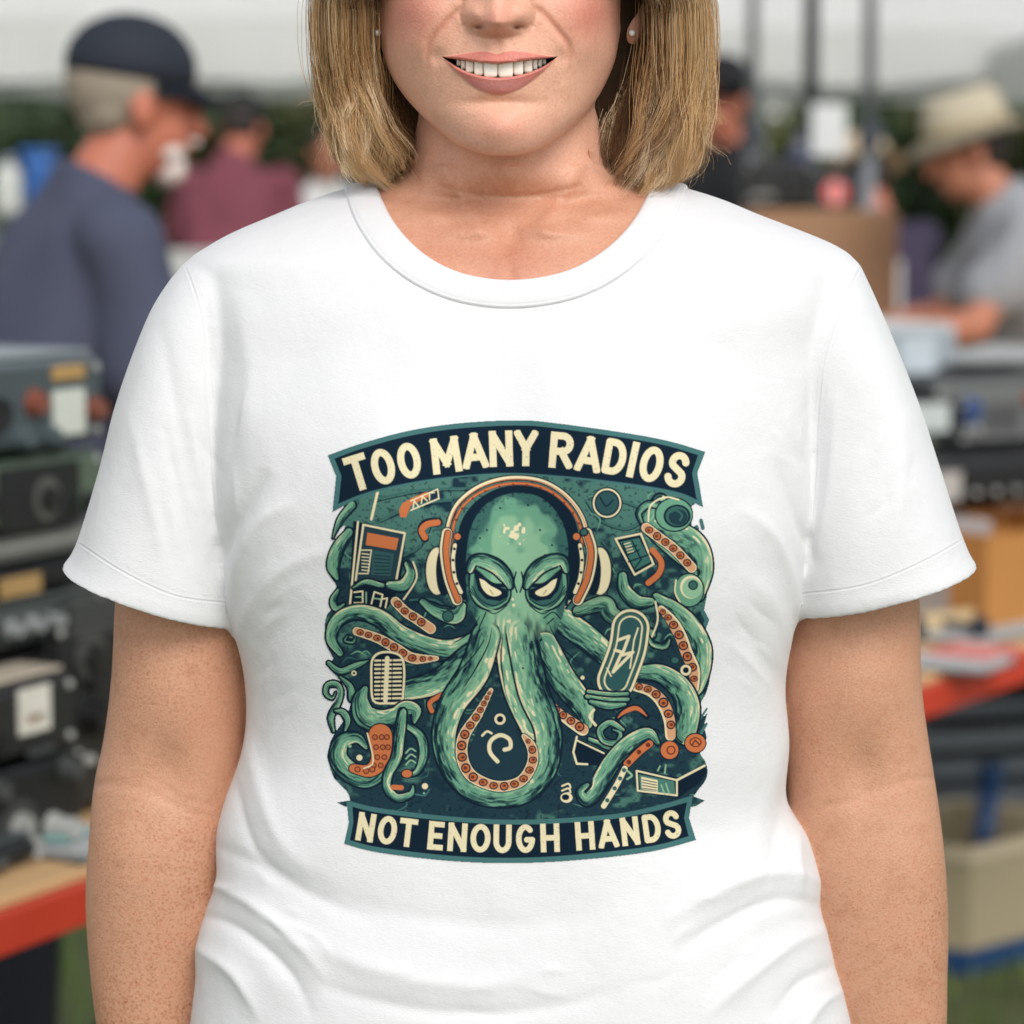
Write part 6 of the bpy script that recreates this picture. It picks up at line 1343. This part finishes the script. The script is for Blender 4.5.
# ------------------------------------------------------------------ FAR TABLES, CARTONS
MT2 = mat('grey_table_top', lin(150, 150, 148), .6)
far = []
for k, (px_, d_, an_, ln, lab) in enumerate(((640, 7.6, -.05, 2.4, 'long table behind the woman carrying the brown cartons'), (120, 8.3, .12, 2.6, 'table with dark boxes between the navy and maroon men'), (960, 11.2, .1, 3.0, 'far table behind the man in the khaki hat'))):
    p = at(px_, d_); table('folding_table', lab, (p[0], p[1]), an_, ln, .75, .74, 'folding tables farther back', top=MT2, rail=MT2)
M_brown = mat('brown_carton', lin(158, 120, 90), .8, var=.08, scale=7); M_tape = mat('carton_tape', lin(196, 160, 120), .4)
def carton(label, x, y, z, rz, w, d, h, m=None, group='closed cartons'):
    t = empty('carton', (x, y, z), rz); tag(t, label, 'carton', group)
    bm = bmesh.new(); bm_box(bm, (0, d/2, h/2), (w, d, h), bev=.004); from_bm('box_body', bm, m or M_brown, t)
    for s in (-1, 1): bm = bmesh.new(); bm_box(bm, (0, d/2+s*d*.25, h+.002), (w*.995, d*.485, .004)); from_bm('flap', bm, m or M_brown, t)
    bm = bmesh.new(); bm_box(bm, (0, d/2, h+.0055), (w*1.0, .05, .002)); bm_box(bm, (-w/2-.001, d/2, h*.86), (.002, .05, h*.28)); from_bm('tape', bm, M_tape, t); return t
pc = at(823, 7.7); zc1 = float(Zat(np.array([pc[0], pc[1], 0]), 214)); hh_ = (zc1-.74)/2
carton('large brown carton with light top beside the white sleeve, on top of its stack', pc[0]-.0, pc[1], .74+hh_+.006, .03, .38, .30, hh_-.004)
carton('large brown carton hidden under the upper one beside the white sleeve', pc[0]+.01, pc[1]+.01, .741, .0, .40, .32, hh_-.006)
pc2 = at(700, 7.8); carton('brown carton standing left of the two stacked ones, behind the shoulder', pc2[0]-.02, pc2[1], .741, -.04, .36, .3, .5)
# goods on the cartons
def board(name, label, cat, px0, px1, py0, py1, d, m, th=.012, sub=None):
    a = P(px0, py0, CAMP[1]+d); b = P(px1, py1, CAMP[1]+d); c = (a+b)/2; w_ = b[0]-a[0]; h_ = a[2]-b[2]
    t = empty(name, (c[0], c[1], b[2]), 0); tag(t, label, cat)
    bm = bmesh.new(); bm_box(bm, (0, 0, h_/2), (w_, th, h_), bev=.002); from_bm('panel', bm, m, t)
    bm = bmesh.new(); bm_box(bm, (0, th/2+.02, .004), (w_*.7, .05, .008)); bm_box(bm, (0, th/2+.03, h_*.25), (.01, .006, h_*.5), Matrix.Rotation(.2, 3, 'X')); from_bm('stand', bm, cm(60, 60, 62), t)
    if sub:
        for (u, v, ww, h2, m2) in sub: bm = bmesh.new(); bm_box(bm, (u*w_, -th/2-.001, v*h_), (ww*w_, .003, h2*h_), bev=.001); from_bm('colour_block', bm, m2, t)
    return t
M_wp = mat('white_board', lin(214, 216, 214), .6)
board('notice_board', 'blank white notice board standing above the brown carton', 'notice board', 812, 846, 104, 156, 8.2, M_wp)
# things standing directly on the carton top (its height is zc1)
def on_top(px_, d, z): p = at(px_, d); return p
p = at(832, 7.9); t = empty('tin_box', (p[0], p[1], zc1+.008), 0); tag(t, 'small black tin with a red and white front on the brown carton', 'tin'); bm = bmesh.new(); bm_box(bm, (0, 0, .05), (.13, .07, .10), bev=.008); from_bm('case', bm, cm(40, 42, 44), t); bm = bmesh.new(); bm_cyl(bm, (0, -.036, .045), (0, -.038, .045), .032, .032, 24); from_bm('emblem', bm, cm(222, 96, 92), t); bm = bmesh.new(); bm_box(bm, (0, -.039, .045), (.012, .003, .05)); from_bm('stripe', bm, cm(226, 200, 196), t)
p = at(775, 7.9); radio('scanner_radio', 'black boxy radio on the brown carton nearest the woman\'s shoulder', 'radio', (p[0]+.09, p[1]), 0, .17, .16, .13, zc1+.008, BLK, BLK2, [('knob', .7, .5, .02, KNOB, .02), ('grille', .3, .5, .05, .07, (50, 52, 52))])
p = at(797, 7.95); t = empty('flask', (p[0], p[1], zc1+.008), 0); tag(t, 'dark blue flask between the black radio and the tin on the carton', 'flask'); bm = bmesh.new(); bm_cyl(bm, (0, 0, 0), (0, 0, .15), .028, .028, 24); from_bm('bottle_body', bm, cm(40, 48, 84), t, True); bm = bmesh.new(); bm_cyl(bm, (0, 0, .15), (0, 0, .18), .022, .018, 24); from_bm('cap', bm, cm(120, 120, 130), t, True)
# more clutter on the far tables
k = 0
for (px_, d_, w_, h_, colr, lab) in ((742, 8.7, .16, .56, (150, 158, 150), 'pale green grey cabinet behind the shoulder on the right'), (190, 8.6, .22, .52, (176, 176, 170), 'pale grey box just right of the navy man'), (300, 8.8, .30, .42, (46, 46, 48), 'black case beside the maroon man under the hair'), (110, 8.7, .3, .5, (40, 42, 44), 'black flight case on the table behind the navy man'), (20, 8.8, .34, .62, (92, 104, 98), 'green grey cabinet at the left edge behind the navy man'), (770, 9.6, .28, .62, (196, 200, 206), 'white cooler beside the man in the black cap'), (868, 8.5, .16, .5, (196, 196, 192), 'pale canister right of the brown carton')):
    p = at(px_, d_); t = empty('storage_cabinet', (p[0], p[1], .0 if d_ > 9.2 else .75), 0); tag(t, lab, 'cabinet', None); H_ = h_ if d_ <= 9.2 else h_+.75
    bm = bmesh.new(); bm_box(bm, (0, 0, H_/2), (w_, .24, H_), bev=.008); from_bm('shell', bm, cm(*colr), t)
    bm = bmesh.new(); bm_box(bm, (0, -.123, H_*.5), (w_*.86, .008, H_*.88), bev=.002); f_ = from_bm('door', bm, cm(*[min(255, c+14) for c in colr]), t); bm = bmesh.new(); bm_box(bm, (w_*.34, -.135, H_*.55), (.012, .018, .09), bev=.003); from_bm('handle', bm, cm(*SIL), f_)

# ------------------------------------------------------------------ CANOPIES
M_canvas = mat('white_canopy', (.93, .93, .915), .8, var=.03, scale=2)
nt = M_canvas.node_tree; tl = nt.nodes.new('ShaderNodeBsdfTranslucent'); tl.inputs[0].default_value = (.96, .96, .945, 1); mxs = nt.nodes.new('ShaderNodeMixShader'); mxs.inputs[0].default_value = .2
nt.links.new(nt.nodes['Principled BSDF'].outputs[0], mxs.inputs[1]); nt.links.new(tl.outputs[0], mxs.inputs[2]); nt.links.new(mxs.outputs[0], nt.nodes['Material Output'].inputs[0]); M_pole = mat('aluminium_pole', lin(140, 144, 148), .45, .4); M_pdk = mat('dark_pole', lin(70, 74, 80), .5, .3)
def canopy(label, cx, cy, w, d, ze, zp, rz=0, val=.28):
    t = empty('canopy', (cx, cy, 0), rz); tag(t, label, 'canopy', 'white pop-up canopies')
    bm = bmesh.new(); n = 8; top = []
    for j in range(n+1):
        row = []
        for i in range(n+1):
            u, v_ = i/n*2-1, j/n*2-1; m_ = max(abs(u), abs(v_)); row.append(bm.verts.new((u*w/2, v_*d/2, ze+(zp-ze)*(1-m_)-.05*math.sin(math.pi*m_)*(1-abs(abs(u)-abs(v_))))))
        top.append(row)
    for j in range(n):
        for i in range(n): bm.faces.new((top[j][i], top[j][i+1], top[j+1][i+1], top[j+1][i]))
    bmesh.ops.solidify(bm, geom=bm.faces[:], thickness=.004); from_bm('roof', bm, M_canvas, t)
    for sgn, ax in ((-1, 0), (1, 0), (-1, 1), (1, 1)):
        bm = bmesh.new(); N_ = 24; vs = []
        for i in range(N_+1):
            u = i/N_*2-1; o = .012*math.sin(i*1.7)
            for z_ in (ze+.0, ze-val-.02*math.sin(i*math.pi/3)):
                vs.append(bm.verts.new((u*w/2, sgn*(d/2+.01+o*(z_ < ze)), z_) if ax == 0 else (sgn*(w/2+.01+o*(z_ < ze)), u*d/2, z_)))
        for i in range(N_): bm.faces.new((vs[2*i], vs[2*i+2], vs[2*i+3], vs[2*i+1]))
        bmesh.ops.solidify(bm, geom=bm.faces[:], thickness=.003); from_bm('valance', bm, M_canvas, t)
    for sx in (-1, 1):
        for sy in (-1, 1): bm = bmesh.new(); bm_box(bm, (sx*(w/2-.04), sy*(d/2-.04), ze/2), (.045, .045, ze), bev=.004); bm_box(bm, (sx*(w/2-.04), sy*(d/2-.04), .006), (.12, .12, .012)); from_bm('pole', bm, M_pole, t)
    for sy in (-1, 1):
        bm = bmesh.new(); chain(bm, [Vector((-w/2+.05, sy*(d/2-.05), ze-.1)), Vector((0, sy*(d/2-.05), ze-.34)), Vector((w/2-.05, sy*(d/2-.05), ze-.1))], [.011]*3, 8); from_bm('truss', bm, M_pole, t, True)
    return t
canopy('white canopy spanning the far left behind the navy man', -2.6, 13.6, 4.4, 3.2, 2.20, 3.3, .05)
canopy('white canopy behind the blond hair in the middle', 1.6, 15.2, 4.2, 3.2, 2.22, 3.3, -.03)
canopy('white canopy above the man in the khaki hat on the right', 4.3, 12.6, 3.6, 3.2, 2.12, 3.1, .06)
canopy('large white canopy furthest back on the left', -1.8, 20.5, 6.5, 4, 2.55, 4.2, 0, .45)
canopy('large white canopy furthest back on the right', 4.8, 20.5, 6.5, 4, 2.5, 4.2, .04, .45)
canopy('white canopy furthest left in the distance', -7.2, 17.5, 5, 4, 2.4, 4.0, .1, .4)
for (px_, d_, r_, m_, lab) in ((866, 8.7, .022, M_pole, 'light grey metal mast rising beside the brown carton'), (808, 8.6, .026, M_pdk, 'dark lattice mast behind the brown carton'), (750, 9.0, .020, M_pole, 'thin grey mast right of the blond hair')):
    p = at(px_, d_); t = empty('antenna_mast', (p[0], p[1], 0), 0); tag(t, lab, 'mast', 'antenna masts'); 
    bm = bmesh.new(); bm_cyl(bm, (0, 0, 0), (0, 0, 1.6), r_*.9, r_*.9, 16); from_bm('lower_tube', bm, m_, t, True); bm = bmesh.new(); bm_cyl(bm, (0, 0, 1.5), (0, 0, 3.4), r_*.85, r_*.8, 16); from_bm('upper_tube', bm, m_, t, True)
    bm = bmesh.new(); bm_cyl(bm, (0, 0, 1.56), (0, 0, 1.64), r_*1.5, r_*1.5, 16); bm_box(bm, (r_*1.6, 0, 1.6), (r_, .012, .03)); from_bm('clamp', bm, M_pdk, t)
    for a in range(3): bm = bmesh.new(); bm_cyl(bm, (math.cos(a*2.09)*.35, math.sin(a*2.09)*.35, 0), (0, 0, .7), .009, .009, 8); from_bm('leg', bm, m_, t, True)
# ------------------------------------------------------------------ TREES
M_bark = mat('bark', lin(84, 70, 54), .9, var=.3, scale=10)
M_leaf = bpy.data.materials.new('leaves'); M_leaf.use_nodes = True; nt = M_leaf.node_tree; b = nt.nodes['Principled BSDF']; a_ = nt.nodes.new('ShaderNodeAttribute'); a_.attribute_name = 'tint'; nt.links.new(a_.outputs['Color'], b.inputs['Base Color']); b.inputs['Roughness'].default_value = .6
def tree(label, x, y, h, w_, tint_, seed, low=.2):
    r = np.random.default_rng(seed); t = empty('tree', (x, y, 0), 0); tag(t, label, 'tree', 'trees beyond the canopies')
    bm = bmesh.new(); chain(bm, [Vector((0, 0, 0)), Vector((.05, 0, h*.3)), Vector((-.05, .05, h*.6)), Vector((0, 0, h*.85))], [.16, .13, .08, .03], 10)
    for k in range(7):
        a = k*2.4; z0 = h*(.22+.08*k); chain(bm, [Vector((0, 0, z0)), Vector((math.cos(a)*w_*.28, math.sin(a)*w_*.28, z0+h*.12))], [.06, .02], 8)
    from_bm('trunk', bm, M_bark, t, True)
    nc = 60; cen = np.stack([r.normal(0, .32, nc)*w_, r.normal(0, .32, nc)*w_, h*(low+(1-low)*r.random(nc)**.8)], 1); rad = r.uniform(.25, .6, nc)*w_*.28
    nl = 9000; ci = r.integers(0, nc, nl); p = cen[ci]+r.normal(0, 1, (nl, 3))*rad[ci][:, None]*.6; p[:, 2] = np.clip(p[:, 2], .1, None)
    a = r.normal(0, 1, (nl, 3)); a /= np.linalg.norm(a, axis=1)[:, None]; bv = np.cross(a, r.normal(0, 1, (nl, 3))); bv /= np.linalg.norm(bv, axis=1)[:, None]; s = .10
    v = np.stack([p-a*s, p+bv*s*.45, p+a*s, p-bv*s*.45], 1).reshape(-1, 3)
    o = mesh_obj('crown', v, np.arange(nl*4).reshape(-1, 4), M_leaf, t, False); tn = np.array(lin(*tint_))[None]*r.uniform(.5, 1.3, (nc, 1))[ci]*r.uniform(.8, 1.2, (nl, 1)); set_attr(o.data, 'tint', np.repeat(tn, 4, 0), 'FLOAT_COLOR')
tcol = [(86, 104, 56), (112, 116, 56), (66, 86, 54), (96, 100, 62)]
for k, (x, y, h, w_) in enumerate(((-9.5, 29, 2.4, 3.2), (-6.3, 30, 2.7, 3), (-3.9, 27, 2.3, 2.6), (-2.2, 26.5, 2.2, 2.4), (-.4, 29, 2.6, 3), (2.2, 30, 2.5, 3), (4.3, 28, 2.3, 2.6), (6.2, 27, 2.2, 2.6), (8.8, 29, 2.6, 3.2))):
    tree(['olive green bushy tree', 'yellowish green tree', 'dark green tree', 'dull green tree'][k % 4]+' beyond the canopies, '+['far left', 'left of the navy man', 'between the navy and maroon men', 'above the maroon man', 'behind the blond hair', 'right of the blond hair', 'behind the brown carton', 'behind the khaki hat', 'far right'][k], x, y, h, w_, tcol[k % 4], 100+k, .02)
# a low wall of hills to close the view
M_hill = mat('far_hill', lin(120, 128, 118), .95, var=.2, scale=.1)
hv_ = []; K_ = 60
for i in range(K_):
    a = math.radians(35+110*i/(K_-1)); z_ = 3.2+.9*math.sin(i*.5)+.6*math.sin(i*1.3+1)
    for rr_, zz in ((110, -.2), (130, z_*.6), (160, z_), (200, z_*.9)): hv_.append((math.cos(a)*rr_, math.sin(a)*rr_, zz))
hf_ = np.array([[i*4+k, i*4+4+k, i*4+5+k, i*4+1+k] for i in range(K_-1) for k in range(3)]); tag(mesh_obj('hills', hv_, hf_, M_hill), kind='structure')
# ------------------------------------------------------------------ light, sky, camera
w = bpy.data.worlds.new('World'); sc.world = w; w.use_nodes = True; nt = w.node_tree; bg = nt.nodes['Background']
sky = nt.nodes.new('ShaderNodeTexSky'); sky.sky_type = 'NISHITA'; sky.sun_disc = False
SE, SR = math.radians(40), math.radians(160)
sky.sun_elevation = SE; sky.sun_rotation = SR; sky.dust_density = 1.0; sky.air_density = 1.0; sky.ozone_density = .6
hs = nt.nodes.new('ShaderNodeHueSaturation'); hs.inputs['Saturation'].default_value = .22
nt.links.new(sky.outputs[0], hs.inputs['Color']); nt.links.new(hs.outputs[0], bg.inputs[0]); bg.inputs[1].default_value = .15
sl_ = bpy.data.lights.new('sun', 'SUN'); sl_.energy = 1.4; sl_.angle = math.radians(26); sl_.color = (1, .965, .92)
so = bpy.data.objects.new('sun', sl_); COL.objects.link(so)
sdir = Vector((math.sin(SR)*math.cos(SE), math.cos(SR)*math.cos(SE), math.sin(SE)))   # towards the sun
so.rotation_euler = sdir.to_track_quat('Z', 'Y').to_euler(); so.location = sdir*20
cam = bpy.data.cameras.new('camera'); co_ = bpy.data.objects.new('camera', cam); COL.objects.link(co_); sc.camera = co_
co_.location = CAMP; co_.rotation_euler = (math.pi/2-TH, 0, 0)
cam.sensor_width = 36; cam.lens = F*36/1024; cam.clip_end = 2000; cam.clip_start = .05
cam.dof.use_dof = True; cam.dof.focus_distance = 1.75; cam.dof.aperture_fstop = 6.2; cam.dof.aperture_blades = 0
sc.view_settings.view_transform = 'Standard'; sc.view_settings.look = 'None'; sc.view_settings.exposure = EXPO; sc.view_settings.gamma = 1
sc.render.resolution_x = 1024; sc.render.resolution_y = 1024
